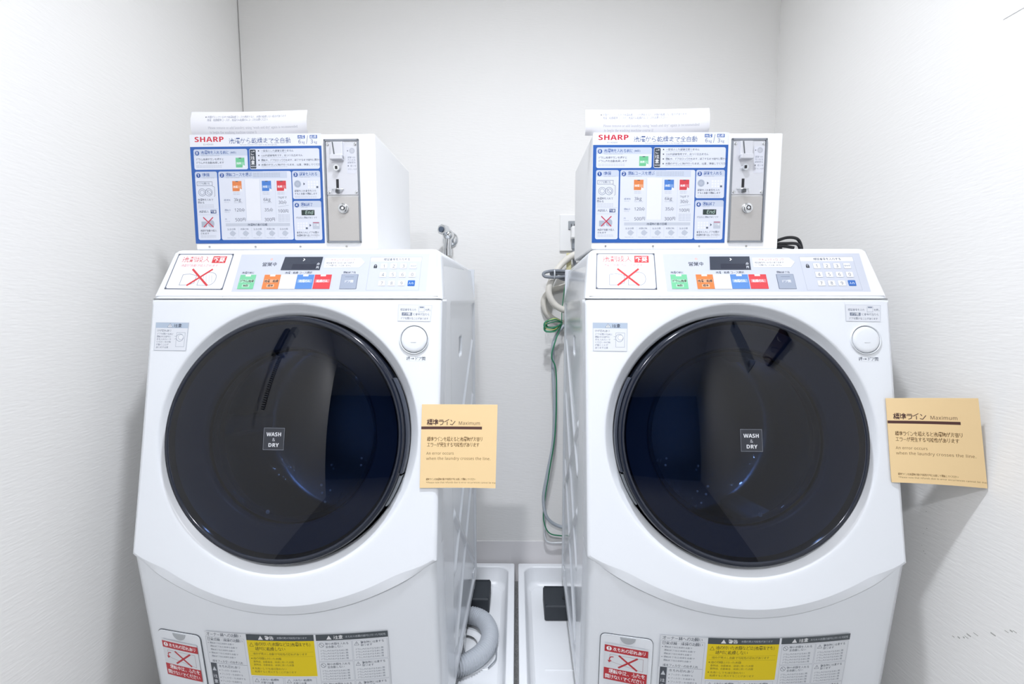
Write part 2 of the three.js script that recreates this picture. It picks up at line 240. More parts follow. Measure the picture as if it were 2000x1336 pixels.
// small dark scuffs on the right wall, and what hangs on the walls beside and behind the camera
{
  const w = scene.getObjectByName('wall_right'), dirt = std(lin(0.42, 0.42, 0.40), 0.9);
  for (let i = 0; i < 16; i++) { const t = rnd(), side = i < 10; const z = side ? -0.863 + 0.138 * t : -0.913 + 0.012 * rnd(), y = side ? 0.324 + 0.123 * t + 0.004 * rnd() : 0.47 + 0.10 * t; mesh('scuff_mark', rbox(0.0004, 0.0012 + 0.0014 * rnd(), side ? 0.003 + 0.006 * rnd() : 0.0016, 0.0001, RIGHT - 0.0001, y, z), dirt, w); }
  tag(mesh('wall_notice', box(0.0012, 0.30, 0.24, RIGHT - 0.0006, 1.635, -0.723), std(lin(0.93, 0.93, 0.94), 0.4)), 'plain white board high on the right wall at the frame corner', 'board');
  const p = thing('wall_handset', 'pale handset with vents and coiled cord on the left wall, mirrored in the left door', 'handset');
  p.position.set(LEFT, 1.40, -0.34);
  const shell = std(lin(0.55, 0.56, 0.58), 0.4);
  mesh('cradle', rbox(0.035, 0.20, 0.075, 0.008, 0.0175, 0, 0), std(lin(0.10, 0.10, 0.11), 0.5), p);
  const hs = mesh('handset_body', merge([rbox(0.040, 0.24, 0.048, 0.010, 0.060, -0.01, 0.004), rbox(0.052, 0.075, 0.056, 0.012, 0.062, 0.085, 0.004)]), shell, p);
  for (let i = 0; i < 5; i++) mesh('vent_slot', box(0.002, 0.005, 0.030, 0.081, -0.055 - i * 0.012, 0.004), darkGap, hs);
  const turns = []; for (let i = 0; i <= 260; i++) { const a = i / 260 * Math.PI * 2 * 26; turns.push([0.05 + 0.011 * Math.cos(a), -0.13 - 0.34 * i / 260, 0.004 + 0.011 * Math.sin(a)]); }
  mesh('coiled_cord', tube(turns, 0.0026, 900, 6), std(lin(0.09, 0.09, 0.10), 0.5), p);
  const drawing = canvas(150, 480, 3, (c) => { fill(c, '#9aa3b0', 0, 0, 150, 480); fill(c, '#2c3442', 24, 18, 40, 50); fill(c, '#2c3442', 60, 420, 44, 34); c.strokeStyle = '#3d4656'; c.lineWidth = 2.4; for (let i = 0; i < 13; i++) { c.beginPath(); c.moveTo(20, 84 + i * 25); for (let k = 1; k <= 8; k++) c.lineTo(20 + k * 14, 84 + i * 25 + 16 * (rnd() - 0.5)); c.stroke(); } });
  tag(mesh('wall_poster', rbox(0.004, 0.46, 0.15, 0.001).rotateY(0).translate(RIGHT - 0.002, 1.52, -0.16), std(0xffffff, 0.6, { map: drawing })), 'tall grey poster of line drawings on the right wall, mirrored in the right door', 'poster');
  const rail = thing('coat_rail', 'dark plum coat rail on the right wall, mirrored in the right door', 'rail');
  rail.position.set(RIGHT, 1.215, -0.50);
  mesh('board', rbox(0.022, 0.075, 0.25, 0.004, -0.011, 0, 0), std(lin(0.05, 0.014, 0.026), 0.35), rail);
  for (const z of [-0.09, 0, 0.09]) mesh('hook', tube([[-0.022, 0.008, z], [-0.038, 0.002, z], [-0.044, -0.014, z], [-0.038, -0.024, z], [-0.030, -0.020, z]], 0.0032, 20, 8), chrome, rail);
}

// ---------------------------------------------------------------- washing machines
const BASE = 0.065, H = (h) => h + EYE - BASE;              // heights below are measured from the lens; H() turns them into heights above the machine's feet
const DOOR = { x: -0.002, h: -0.2617, d: 0.029, tilt: 0.19, r: 0.2375 };
const foldLine = (x) => -0.590 + 0.100 * (x / 0.3) ** 2;
const upper = (x, h) => 0.0891 * (h + 0.4868) / 0.4932 - 0.0125 * (1 - Math.min(1, (x / 0.3) ** 2)) * smooth(0.02, -0.6, h);
const lower = (x, h) => 0.003 + 0.11 * (-0.5 - h) - 0.033 * (1 - Math.min(1, (x / 0.3) ** 2));
const slope = (0.1402 - 0.0891) / (0.1072 - 0.0064);
const control = (x, h) => 0.0891 + slope * (h - 0.0064);

function frontPanel() {
  const inside = (x, h) => Math.abs(x) < 0.2985 && h < 0.003 && h > foldLine(x);
  const ca = Math.cos(DOOR.tilt), sa = Math.sin(DOOR.tilt), angles = [];
  for (let i = 0; i < 200; i++) angles.push(i / 200 * Math.PI * 2);
  for (const [x, h] of [[0.2984, 0.0029], [-0.2984, 0.0029], [0.2984, foldLine(0.2984) + 1e-4], [-0.2984, foldLine(0.2984) + 1e-4]]) {
    let a = Math.atan2((h - DOOR.h) / ca, x - DOOR.x); if (a < 0) a += Math.PI * 2; angles.push(a);
  }
  angles.sort((a, b) => a - b); angles.push(angles[0] + Math.PI * 2);
  const rows = [];
  for (const a of angles) {
    const cx = Math.cos(a), sy = Math.sin(a), at = (r) => [DOOR.x + r * cx, DOOR.h + r * sy * ca];
    let lo = 0.2, hi = 0.7;
    for (let i = 0; i < 40; i++) { const m = (lo + hi) / 2; inside(...at(m)) ? (lo = m) : (hi = m); }
    const row = [], put = (r, dd) => { const [x, h] = at(r); row.push([x, H(h), -(upper(x, h) + dd)]); };
    const sunk = (r, z) => row.push([DOOR.x + r * cx, H(DOOR.h + r * sy * ca + z * sa), -(DOOR.d + r * sy * sa - z * ca)]);
    sunk(0.2405, -0.06); sunk(0.2415, -0.036); sunk(0.2420, -0.0250);
    put(0.2440, 0.0150); put(0.2500, 0.0100); put(0.2550, 0.0058); put(0.2578, 0.0030); put(0.2598, 0.0012); put(0.2625, 0.0003); put(0.2680, 0);
    const [bx, bh] = at(lo), bottom = bh < foldLine(bx) + 0.002 && Math.abs(bx) < 0.2975;
    const t = bottom ? smooth(0, 0.07, 0.2985 - Math.abs(bx)) : 0, e = bh > 0.0005 && Math.abs(bx) < 0.297 ? 0.005 : 0.009 + 0.013 * t, drop = (e < 0.006 ? 0.0028 : 0.007) * (1 - t) + t * Math.max(0.004, lower(bx, bh) - 0.0012 - upper(bx, bh));
    const start = Math.min(0.2700, lo - e - 0.002), end = lo - e;
    if (start < 0.27) row[row.length - 1] = [at(start)[0], H(at(start)[1]), -upper(...at(start))];
    for (let i = 1; i <= 8; i++) put(start + (end - start) * i / 8, 0);
    put(lo - e * 0.93, drop * 0.03); put(lo - e * (0.35 + 0.15 * t), drop * (0.25 + 0.21 * t)); put(lo - e * 0.08, drop * 0.84); put(lo, drop); put(lo, drop + 0.045);
    rows.push(row);
  }
  return grid(rows);
}
function lowerPanel() {
  const rows = [];
  for (let j = 0; j <= 26; j++) {
    const row = [];
    for (let i = 0; i <= 44; i++) {
      const x = -0.298 + 0.596 * i / 44, top = foldLine(x) + 0.008, h = top + (-0.925 - top) * j / 26;
      const edge = 0.298 - Math.abs(x);
      row.push([x, H(h), -(lower(x, h) + 0.0016 + (edge < 0.001 ? 0.006 : 0))]);
    }
    row.unshift([-0.298, row[0][1], row[0][2] - 0.06]); row.push([0.298, row[row.length - 1][1], row[row.length - 1][2] - 0.06]);
    rows.push(row);
  }
  return grid(rows);
}
function topCover() {
  const path = [[0.1, 0.0035, 0.2985], [0.0885, 0.0036, 0.2985], [0.0893, 0.0066, 0.2982], [0.1, 0.0279, 0.2960], [0.115, 0.0575, 0.2925], [0.1325, 0.0920, 0.2885], [0.1365, 0.0996, 0.2875], [0.1395, 0.1045, 0.2868], [0.1435, 0.1075, 0.2862], [0.150, 0.1085, 0.2860], [0.35, 0.1065, 0.285], [0.60, 0.103, 0.284], [0.635, 0.099, 0.284], [0.648, 0.088, 0.285], [0.65, 0.06, 0.287]];
  const edge = [[0, 0.032], [0, 0.016], [0.0012, 0.0095], [0.0045, 0.004], [0.010, 0.001], [0.017, 0]];
  const rows = path.map(([d, h, w], i) => {
    const a = path[Math.max(0, i - 1)], b = path[Math.min(path.length - 1, i + 1)], L = Math.hypot(b[0] - a[0], b[1] - a[1]) || 1, nd = (b[1] - a[1]) / L, nh = -(b[0] - a[0]) / L;   // inward normal
    const q = i < 4 ? 0 : i === 4 ? 0.5 : 1, id = nd * q + (1 - q), ih = nh * q;
    const side = (s) => edge.map(([inset, drop]) => { const k = drop * (i < 2 ? 0.2 : 1); return [s * (w - inset), H(h + ih * k), -(d + id * k)]; });
    const mid = []; for (let k = 1; k < 12; k++) mid.push([-(w - 0.017) + 2 * (w - 0.017) * k / 12, H(h), -d]);
    return [...side(-1), ...mid, ...side(1).reverse()];
  });
  return grid(rows);
}
function sidePanel(s) {                                     // a sheet with a sunk field, pressed ribs and a recess for the grip
  const nd = 120, nh = 220, front = (h) => (h > 0.0064 ? control(0, h) : h > -0.49 ? 0.0891 * (h + 0.4868) / 0.4932 : 0.003 + 0.11 * (-0.5 - h)) + 0.03;
  const relief = (d, h) => {
    const field = Math.min(smooth(0.205, 0.217, d), smooth(0.640, 0.630, d), smooth(-0.003, -0.012, h), smooth(-0.905, -0.895, h));
    let rib = 0;
    for (const [d0, h0, d1, h1] of [[0.25, -0.42, 0.60, -0.13], [0.25, -0.66, 0.60, -0.30], [0.26, -0.86, 0.60, -0.52], [0.25, -0.30, 0.60, -0.60], [0.25, -0.52, 0.60, -0.84]]) {
      const L = Math.hypot(d1 - d0, h1 - h0), t = Math.max(0, Math.min(1, ((d - d0) * (d1 - d0) + (h - h0) * (h1 - h0)) / L / L));
      rib = Math.max(rib, smooth(0.014, 0.005, Math.hypot(d - d0 - t * (d1 - d0), h - h0 - t * (h1 - h0))));
    }
    const grip = Math.min(smooth(0.352, 0.358, d), smooth(0.398, 0.392, d), smooth(-0.142, -0.137, h), smooth(-0.094, -0.099, h));
    return -0.0055 * field + 0.0045 * rib * field - 0.022 * grip;
  };
  const rows = [];
  for (let j = 0; j <= nh; j++) {
    const h = 0.095 - 1.02 * j / nh, f = front(h), row = [];
    for (let i = 0; i <= nd; i++) { const d = f + (0.65 - f) * i / nd; row.push([s * (0.2950 - 0.0115 * Math.max(0, h / 0.095) + relief(d, h)), H(h), -d]); }
    rows.push(row);
  }
  return grid(rows);
}
// a printed sheet lying on the surface d(x, h), with the corners given as [x, h]: top left, top right, bottom right, bottom left
function sticker(d, tl, tr, br, bl, lift = 0.0007, nx = 16, ny = 8) {
  const rows = [];
  for (let j = 0; j <= ny; j++) {
    const row = [];
    for (let i = 0; i <= nx; i++) {
      const u = i / nx, v = j / ny, x = (1 - v) * ((1 - u) * tl[0] + u * tr[0]) + v * ((1 - u) * bl[0] + u * br[0]), h = (1 - v) * ((1 - u) * tl[1] + u * tr[1]) + v * ((1 - u) * bl[1] + u * br[1]);
      row.push([x, H(h), -(d(x, h) - lift)]);
    }
    rows.push(row);
  }
  const g = grid(rows, (v, u) => [u, 1 - v]);
  const ix = g.index.array; for (let i = 0; i < ix.length; i += 3) { const t = ix[i]; ix[i] = ix[i + 1]; ix[i + 1] = t; }
  g.computeVertexNormals();
  return g;
}
function pad(shape, d, lift, depth = 0.002, seg = 6) {       // a raised pad of the shape's outline that follows the surface
  const g = new THREE.ExtrudeGeometry(shape, { depth, bevelEnabled: false, curveSegments: seg }), p = g.attributes.position;
  for (let i = 0; i < p.count; i++) { const x = p.getX(i), h = p.getY(i), z = p.getZ(i); p.setXYZ(i, x, H(h), -d(x, h) + lift - depth + z); }
  g.computeVertexNormals();
  return g;
}

// --- the prints on the machine. Control panel print: x from -0.30 to 0.30, height from 0.0064 to 0.1072, in millimetres from the top left
const CW = 600, CH = 113, cx = (x) => (x + 0.3) * 1000, cy = (h) => (0.1072 - h) / 0.1008 * CH;
function quad(c, color, x0, h0, x1, h1, lean = 0) { poly(c, color, [cx(x0 + lean), cy(h0)], [cx(x1 + lean), cy(h0)], [cx(x1), cy(h1)], [cx(x0), cy(h1)]); }
const KEYS = [];                                            // number pad: [face, x, h]
[['1', '2', '3', 'bar'], ['4', '5', '6', '0'], ['7', '8', '9', 'go']].forEach((row, j) => row.forEach((k, i) => KEYS.push([k, 0.1735 + i * 0.0201, 0.0715 - j * 0.0178])));
const PROGRAMS = [['#7fd5a3', -0.1235, -0.0905, 'ドラム洗浄', '無料'], ['#f08a4a', -0.0725, -0.0385, '洗濯・乾燥', '標準'], ['#f8f9fb', -0.0375, -0.0045, '', ''], ['#5f93d8', -0.0035, 0.0315, '洗濯のみ', ''], ['#e5494f', 0.0330, 0.0680, '乾燥のみ', ''], ['#a9b3c4', 0.0885, 0.1225, 'ドア開', '']];
const controlPrint = canvas(CW, CH, 3.4, (c) => {
  fill(c, '#f7f8fa', 0, 0, CW, CH);
  quad(c, '#d6dbe6', -0.134, 0.0975, 0.2655, 0.0185);
  disc(c, '#f3b7ae', cx(-0.0665), cy(0.0868), 2.6); disc(c, '#fbe4de', cx(-0.0665), cy(0.0868), 1.2);
  write(c, '営業中', cx(-0.0835), cy(0.0805), 10, '#3c4250', 0.1);
  write(c, '洗濯・乾燥 コース選択', cx(-0.031), cy(0.0603), 5.2, '#3c4250', 0.1);
  write(c, '洗濯の前に', cx(-0.122), cy(0.0605), 5, '#3c4250', 0.1);
  write(c, '運転終了後', cx(0.0905), cy(0.0605), 5, '#3c4250', 0.1);
  poly(c, '#ffffff', [cx(0.0475), cy(0.089)], [cx(0.122), cy(0.089)], [cx(0.132), cy(0.0795)], [cx(0.122), cy(0.0685)], [cx(0.0475), cy(0.0685)]);
  line(c, '#b3bac6', 0.7, [cx(0.0475), cy(0.0685)], [cx(0.122), cy(0.0685)], [cx(0.132), cy(0.0795)]);
  write(c, 'セキュリティロック', cx(0.0600), cy(0.0872), 5.6, '#b0676c', 0.085, 0.95);
  write(c, '暗証番号を入れると終了後まで', cx(0.0515), cy(0.0805), 4.2, '#4a5160', 0.08, 0.93); write(c, 'ドアを開けることはありません', cx(0.0515), cy(0.0748), 4, '#4a5160', 0.08, 0.9);
  frame(c, '#b2bac9', 0.6, cx(0.143), cy(0.0905), 107, (0.0905 - 0.0215) / 0.1008 * CH);
  quad(c, '#ffffff', 0.144, 0.0897, 0.2495, 0.0815);
  write(c, '暗証番号を入力する', cx(0.171), cy(0.0883), 5.8, '#4a5262', 0.1);
  for (const [k, x, h] of KEYS) {
    const X = cx(x), Y = cy(h);
    if (k === 'go') { fill(c, '#2f6fc4', X - 7.3, Y - 6.5, 14.6, 13, 1.5); write(c, '入力', X - 5.6, Y - 2.6, 5.2, '#ffffff', 0.11); continue; }
    fill(c, '#f9fafc', X - 7, Y - 6.2, 14, 12.4, 1.5); frame(c, '#c3c9d4', 0.4, X - 7, Y - 6.2, 14, 12.4, 1.5);
    if (k === 'bar') { write(c, 'クリア', X - 6, Y - 2, 4, '#7b8494', 0.1); line(c, '#8c94a3', 0.8, [X - 5.5, Y], [X + 5.5, Y]); } else write(c, k, X - 2.4, Y - 4.1, 8.4, '#4b5464', 0.08);
  }
  { const X = cx(0.1555), Y = cy(0.0715); fill(c, '#2c3038', X - 3.4, Y - 0.8, 6.8, 5.6, 0.6); ring(c, '#2c3038', 1.3, X, Y - 1.4, 2.2); disc(c, '#cfd4dd', X, Y + 1.8, 0.9); }
  for (const [color, x0, x1, text, sub] of PROGRAMS) {
    quad(c, color, x0, 0.0540, x1, 0.0245);
    const X = cx((x0 + x1) / 2), top = cy(0.0540);
    if (!text) continue;
    if (color === '#a9b3c4') { frame(c, '#6a7488', 0.7, cx(x0), top, cx(x1) - cx(x0), cy(0.0245) - top); line(c, '#6a7488', 0.6, [cx(x0) + 8, top + 5.5], [cx(x1) - 8, top + 5.5]); centred(c, text, X, top + 13, 6, '#f2f4f8', 0.12); continue; }
    fill(c, '#ffffff', X - 5.5, top, 11, 4);
    const word = text.split('').filter((ch) => PEN[ch] || BUILT[ch]).join('');
    fill(c, 'rgba(255,255,255,0.34)', X - 15, top + 11, 30, 7.5); centred(c, word, X, top + 12, 6, color === '#5f93d8' || color === '#e5494f' ? '#ffffff' : '#473f38', 0.12, 0.92);
    if (sub) { fill(c, 'rgba(255,255,255,0.5)', X - 7.5, top + 22.5, 15, 6.4); centred(c, sub, X, top + 23, 5.2, '#473f38', 0.11); }
  }
});
const cross = (c, x0, y0, x1, y1, w, color = '#dd3b41') => { line(c, color, w, [x0, y0], [x1, y1]); line(c, color, w, [x1, y0], [x0, y1]); };
const detergentPrint = canvas(123, 87, 6, (c) => {          // no detergent needed
  fill(c, '#6d7688', 0, 0, 123, 87, 6); fill(c, '#fdfdfe', 2, 2, 119, 83, 4.6);
  write(c, '洗剤投入', 14, 7, 14.5, '#e0595f', 0.075, 1.0); fill(c, '#df4046', 80, 6, 30, 17); write(c, '不要', 82, 8, 13, '#fff', 0.12, 0.95);
  write(c, '洗剤が自動で投入されます', 16, 26, 6.4, '#e58f94', 0.085);
  c.strokeStyle = '#8d96a8'; c.lineWidth = 1.1;
  c.beginPath(); c.moveTo(28, 77); c.lineTo(28, 52); c.lineTo(42, 50); c.lineTo(58, 54); c.lineTo(58, 72); c.lineTo(46, 77); c.closePath(); c.stroke();
  c.beginPath(); c.moveTo(66, 77); c.quadraticCurveTo(64, 50, 84, 46); c.quadraticCurveTo(104, 46, 101, 66); c.quadraticCurveTo(98, 78, 84, 77); c.closePath(); c.stroke();
  for (let i = 0; i < 4; i++) line(c, '#c0c6d0', 0.8, [72 + i * 6, 50 + i], [78 + i * 6, 74 - i]);
  cross(c, 44, 38, 88, 78, 4.2);
});
const cautionPrint = canvas(66, 56, 8, (c) => {
  fill(c, '#eceff4', 0, 0, 66, 56); frame(c, '#b7bfcc', 0.6, 0.4, 0.4, 65.2, 55.2); fill(c, '#bccbdc', 0.6, 0.6, 64.8, 10.6);
  poly(c, '#eef2f7', [24, 9.5], [29, 1.8], [34, 9.5]); line(c, '#545c6c', 0.5, [24, 9.5], [29, 1.8], [34, 9.5], [24, 9.5]); line(c, '#545c6c', 0.9, [29, 4.5], [29, 8.4]);
  write(c, '注意', 37, 2.2, 7.6, '#3e4656', 0.11);
  write(c, 'けが恐れあり', 4, 14, 4.6, '#5c6474', 0.09);
  ['ドアを開ける前に', '運転中は絶対に', '手を入れないで', 'ください中の物', 'が動くことが', 'あります注意'].forEach((t, i) => write(c, t, 4, 21 + i * 5.3, 4, '#70788a', 0.085));
  frame(c, '#9aa3b2', 0.6, 44, 20, 17, 28); ring(c, '#8d96a6', 0.8, 51, 30, 7.2); disc(c, '#f4f6f9', 53, 29, 5); ring(c, '#a8b0bd', 0.7, 53, 29, 5); line(c, '#a0a8b6', 0.7, [40, 27], [44, 28]); line(c, '#a0a8b6', 0.7, [40, 33], [44, 32]);
});
const doorNotePrint = canvas(68, 33, 8, (c) => {
  fill(c, '#eef1f6', 0, 0, 68, 33); frame(c, '#c5ccd8', 0.5, 0.4, 0.4, 67.2, 32.2);
  write(c, '暗証番号を入力', 5, 7.5, 4.8, '#5d6678', 0.09, 0.9); frame(c, '#8892a4', 0.5, 42, 3.5, 11, 10.5); fill(c, '#8892a4', 43.5, 3.8, 8, 2.4); write(c, 'を押し', 55, 7.5, 4.6, '#5d6678', 0.09, 0.8);
  fill(c, '#7b8597', 8, 15.5, 21, 6.4); write(c, 'ドア開', 10, 16.2, 5, '#fff', 0.1); write(c, 'に番号が出たら', 31, 16.4, 4.8, '#5d6678', 0.09, 0.95);
  write(c, 'ドアを開けることがあります', 6, 25, 4.6, '#5d6678', 0.09, 0.9);
});
const openPrint = canvas(40, 10, 8, (c) => { fill(c, '#f4f8fc', 0, 0, 40, 10); write(c, '押', 1, 1.4, 7.2, '#3d4656', 0.1); line(c, '#3d4656', 0.9, [9.5, 5], [14.5, 5]); poly(c, '#3d4656', [14, 3.2], [16.8, 5], [14, 6.8]); write(c, 'ドア開', 17.6, 1.4, 7, '#3d4656', 0.1); });
const badgePrint = canvas(40, 41, 8, (c) => {
  fill(c, '#2b2f38', 0, 0, 40, 41); frame(c, '#8d929c', 0.5, 0.6, 0.6, 38.8, 39.8);
  c.fillStyle = '#e9ebee'; c.textAlign = 'center';
  const t = (s, y, px, k) => { c.save(); c.translate(20, y); c.scale(k, 1); c.font = 'bold ' + px + 'px sans-serif'; c.fillText(s, 0, 0); c.restore(); };
  t('WASH', 15.4, 9.6, 1.06); t('DRY', 35, 9.6, 1.12); c.font = '8px sans-serif'; c.fillStyle = '#c9ccd2'; c.fillText('&', 20, 25); c.textAlign = 'left';
});
// lower notices: 270 mm wide, 250 mm high, starting at x = -0.158, h = -0.636
const noticePrint = canvas(362, 200, 5, (c) => {
  fill(c, '#eaedf0', 0, 0, 362, 200);
  // owner's column
  write(c, 'オーナー様へのお願い', 4, 1.5, 8.2, '#59606a', 0.085, 0.86);
  frame(c, '#a9afb8', 0.5, 0.6, 11.5, 82, 60); write(c, '日常点検・清掃のお願い', 4, 13, 7.6, '#59606a', 0.085, 0.86);
  for (let i = 0; i < 5; i++) { if (i % 3 === 0) disc(c, '#59606a', 5, 25.6 + i * 7.6, 0.9); write(c, '運転終了後は清掃を自動で', 8, 23.4 + i * 7.6, 4.2, '#7d848e', 0.085, 0.98 + 0.12 * (i % 2)); }
  write(c, '清水フィルターのお手入れ', 8, 64, 6.2, '#59606a', 0.085, 0.84);
  fill(c, '#51565e', 3, 72, 13, 56); poly(c, '#d6dade', [5, 90], [9.5, 80], [14, 90]); write(c, '注', 5, 98, 9, '#e8eaee', 0.1); write(c, '意', 5, 111, 9, '#e8eaee', 0.1);
  frame(c, '#a9afb8', 0.5, 17, 72, 66, 120); write(c, '水もれ恐れあり', 20, 75, 6.4, '#6a717b', 0.09);
  for (let i = 0; i < 8; i++) { disc(c, '#59606a', 21, 88 + i * 8.4, 1); write(c, 'フィルターを清掃する', 24, 85.6 + i * 8.4, 4.4, '#7d848e', 0.085, 0.9 + 0.1 * (i % 3)); }
  // warning column
  const X = 88;
  fill(c, '#4d5459', X, 0, 134, 13.5); poly(c, '#f2f2f2', [X + 24, 11.4], [X + 29, 2.6], [X + 34, 11.4]); write(c, '警告', X + 38, 2.6, 8.6, '#f4f4f4', 0.12);   write(c, '衣類の発火可能性があります', X + 62, 4.4, 4.8, '#c8ccd0', 0.09, 0.9);
  fill(c, '#f2d600', X, 13.5, 134, 80);
  line(c, '#7a6c10', 0.8, [X + 5, 27], [X + 9, 19], [X + 13, 27], [X + 5, 27]);
  write(c, '油の付いた衣類などは(洗濯後でも)', X + 16, 17, 8.4, '#6d6112', 0.09, 0.79); write(c, '絶対に乾燥しない', X + 16, 27.5, 8.4, '#6d6112', 0.09, 0.86);
  line(c, '#cbb300', 0.7, [X + 4, 38.5], [X + 130, 38.5]); write(c, '油分が発火し自動で可能性の恐れがあります', X + 10, 40.6, 5.4, '#7c6e14', 0.085, 0.95); line(c, '#cbb300', 0.7, [X + 4, 48.5], [X + 130, 48.5]);
  disc(c, '#6d6112', X + 6, 54.5, 1.3); write(c, '油の種類と付いた衣類', X + 9, 51.4, 5.4, '#7c6e14', 0.085); 
  for (let i = 0; i < 2; i++) write(c, '動物油、自動車油、清掃に用いた衣類', X + 9, 59 + i * 7, 5, '#8a7a16', 0.08, 0.9);
  disc(c, '#6d6112', X + 6, 77.2, 1.3); write(c, '水洗いしても油は取れない', X + 9, 74.6, 5.2, '#7c6e14', 0.085); write(c, '乾燥すると発火することがあります', X + 9, 82, 5, '#8a7a16', 0.08);
  for (let k = 0; k < 2; k++) for (let j = 0; j < 2; j++) {
    const x = X + 2 + k * 66, y = 97 + j * 44; frame(c, '#a9afb8', 0.5, x, y, 63, 41); line(c, '#6a717b', 0.7, [x + 4, y + 12], [x + 8.5, y + 4], [x + 13, y + 12], [x + 4, y + 12]);
    write(c, '入れない乾燥物', x + 16, y + 3, 5.4, '#59606a', 0.09, 0.95); write(c, '片寄り注意', x + 16, y + 10, 5.4, '#59606a', 0.09, 0.95); for (let i = 0; i < 3; i++) write(c, '運転中の自動ドア開', x + 4, y + 19 + i * 6.6, 4.4, '#7d848e', 0.085, 1.1);
  }
  // caution column
  const Y = 226;
  fill(c, '#4d5459', Y, 0, 136, 13.5); poly(c, '#f2f2f2', [Y + 20, 11.4], [Y + 25, 2.6], [Y + 30, 11.4]); write(c, '注意', Y + 34, 2.6, 8.6, '#f4f4f4', 0.12); write(c, '水もれや衣類の絶対に付いた可能性', Y + 56, 4.4, 4.8, '#c8ccd0', 0.09, 0.94);
  for (let k = 0; k < 2; k++) for (let j = 0; j < 4; j++) {
    const x = Y + 2 + k * 67, y = 16 + j * 46; frame(c, '#a9afb8', 0.5, x, y, 65, 44);
    if (k) { line(c, '#6a717b', 0.7, [x + 3, y + 11], [x + 7.5, y + 3], [x + 12, y + 11], [x + 3, y + 11]); line(c, '#6a717b', 0.8, [x + 7.5, y + 5.5], [x + 7.5, y + 9]); } else { ring(c, '#6a717b', 0.8, x + 7.5, y + 7.5, 4.6); line(c, '#6a717b', 0.8, [x + 4.4, y + 4.4], [x + 10.8, y + 10.8]); }
    write(c, k ? '警告物に注意する' : '物や衣類を入れる', x + 15, y + 2.5, 5.4, '#59606a', 0.09, 0.98); write(c, k ? '取ります' : '全自動しない', x + 15, y + 9, 5.4, '#59606a', 0.09, 0.98);
    for (let i = 0; i < 4; i++) write(c, 'ドラム内の水が出る前に開', x + 4, y + 18.5 + i * 6.2, 4.2, '#7d848e', 0.085, 1.0);
  }
});
const lidPrint = canvas(78, 84, 6, (c) => {
  fill(c, '#eaedf0', 0, 0, 78, 84);
  fill(c, '#c62f38', 0, 4, 78, 15); disc(c, '#fff', 8, 11.5, 4.8); line(c, '#c62f38', 1.8, [8, 8], [8, 12.6]); disc(c, '#c62f38', 8, 14.6, 1); write(c, '水もれの恐れあり', 15, 7, 8.6, '#fff', 0.11, 0.82);
  line(c, '#b9a5aa', 0.8, [10, 24], [70, 24], [70, 52], [10, 40], [10, 24]);
  c.strokeStyle = '#c62f38'; c.lineWidth = 2; c.beginPath(); c.arc(15, 35, 5.5, Math.PI * 0.8, Math.PI * 1.6); c.stroke(); poly(c, '#c62f38', [6, 38], [14, 38], [9, 43.5]);
  cross(c, 26, 24, 60, 52, 3.6, '#c62f38');
  fill(c, '#c62f38', 0, 56, 78, 27); write(c, '運転中は、ふたを', 9, 58, 9.4, '#fff', 0.11, 0.84); write(c, '開けないでください', 3, 70.5, 9.4, '#fff', 0.11, 0.8);
});
const print = (map, roughness = 0.45, white = 0.8) => new THREE.MeshStandardMaterial({ map, roughness, color: lin(white, white, white * 1.01) });   // white: how white the printed stock is
const M = { control: print(controlPrint, 0.32), detergent: print(detergentPrint, 0.35), caution: print(cautionPrint), note: print(doorNotePrint), open: print(openPrint), badge: print(badgePrint, 0.3), notice: print(noticePrint), lid: print(lidPrint) };
// a patch of the control print, raised above the panel, with its own piece of the print
function controlPiece(x0, h0, x1, h1, lift) {
  const g = sticker(control, [x0, h0], [x1, h0], [x1, h1], [x0, h1], lift, 1, 1), p = g.attributes.position, uv = g.attributes.uv;
  for (let i = 0; i < p.count; i++) { const x = p.getX(i), h = p.getY(i) - H(0); uv.setXY(i, (x + 0.3) / 0.6, (h - 0.0064) / 0.1008); }
  return g;
}
function keyCap(x0, h0, x1, h1, lift) {                     // a raised key: the printed face and its four thin sides
  const face = controlPiece(x0, h0, x1, h1, lift), base = controlPiece(x0, h0, x1, h1, 0.0002), a = face.attributes.position, b = base.attributes.position, uv = face.attributes.uv, order = [0, 1, 3, 2];
  const pos = [], uvs = [], idx = [];
  order.forEach((k, i) => {
    const n = order[(i + 1) % 4];
    for (const [at, v] of [[a, k], [a, n], [b, n], [b, k]]) { pos.push(at.getX(v), at.getY(v), at.getZ(v)); uvs.push(uv.getX(v), uv.getY(v)); }
    const o = i * 4; idx.push(o, o + 2, o + 1, o, o + 3, o + 2);
  });
  const g = new THREE.BufferGeometry(); g.setAttribute('position', new THREE.Float32BufferAttribute(pos, 3)); g.setAttribute('uv', new THREE.Float32BufferAttribute(uvs, 2)); g.setIndex(idx); g.computeVertexNormals();
  return merge([face, g]);
}
const displayGlass = std(lin(0.030, 0.035, 0.045), 0.12);
const displayPrint = canvas(82, 31, 10, (c) => { fill(c, '#383e4b', 0, 0, 82, 31); fill(c, '#2a2f3e', 22, 17, 50, 12); line(c, '#f2f4f8', 1.6, [41.5, 4], [44.5, 6.8], [41.5, 9.6]); write(c, '分', 73, 14, 6, '#dfe3ea', 0.11); write(c, '円', 73, 22, 6, '#dfe3ea', 0.11); });
const doorGlass = new THREE.MeshPhysicalMaterial({ color: lin(0.135, 0.18, 0.27), roughness: 0.02, transmission: 1, thickness: 0, ior: 1.52, specularIntensity: 0.78 });
const bowlGlass = new THREE.MeshPhysicalMaterial({ color: lin(0.75, 0.82, 0.9), roughness: 0.05, transmission: 1, thickness: 0, ior: 1.5 });
const rimBlack = new THREE.MeshPhysicalMaterial({ color: lin(0.012, 0.016, 0.028), roughness: 0.12 });
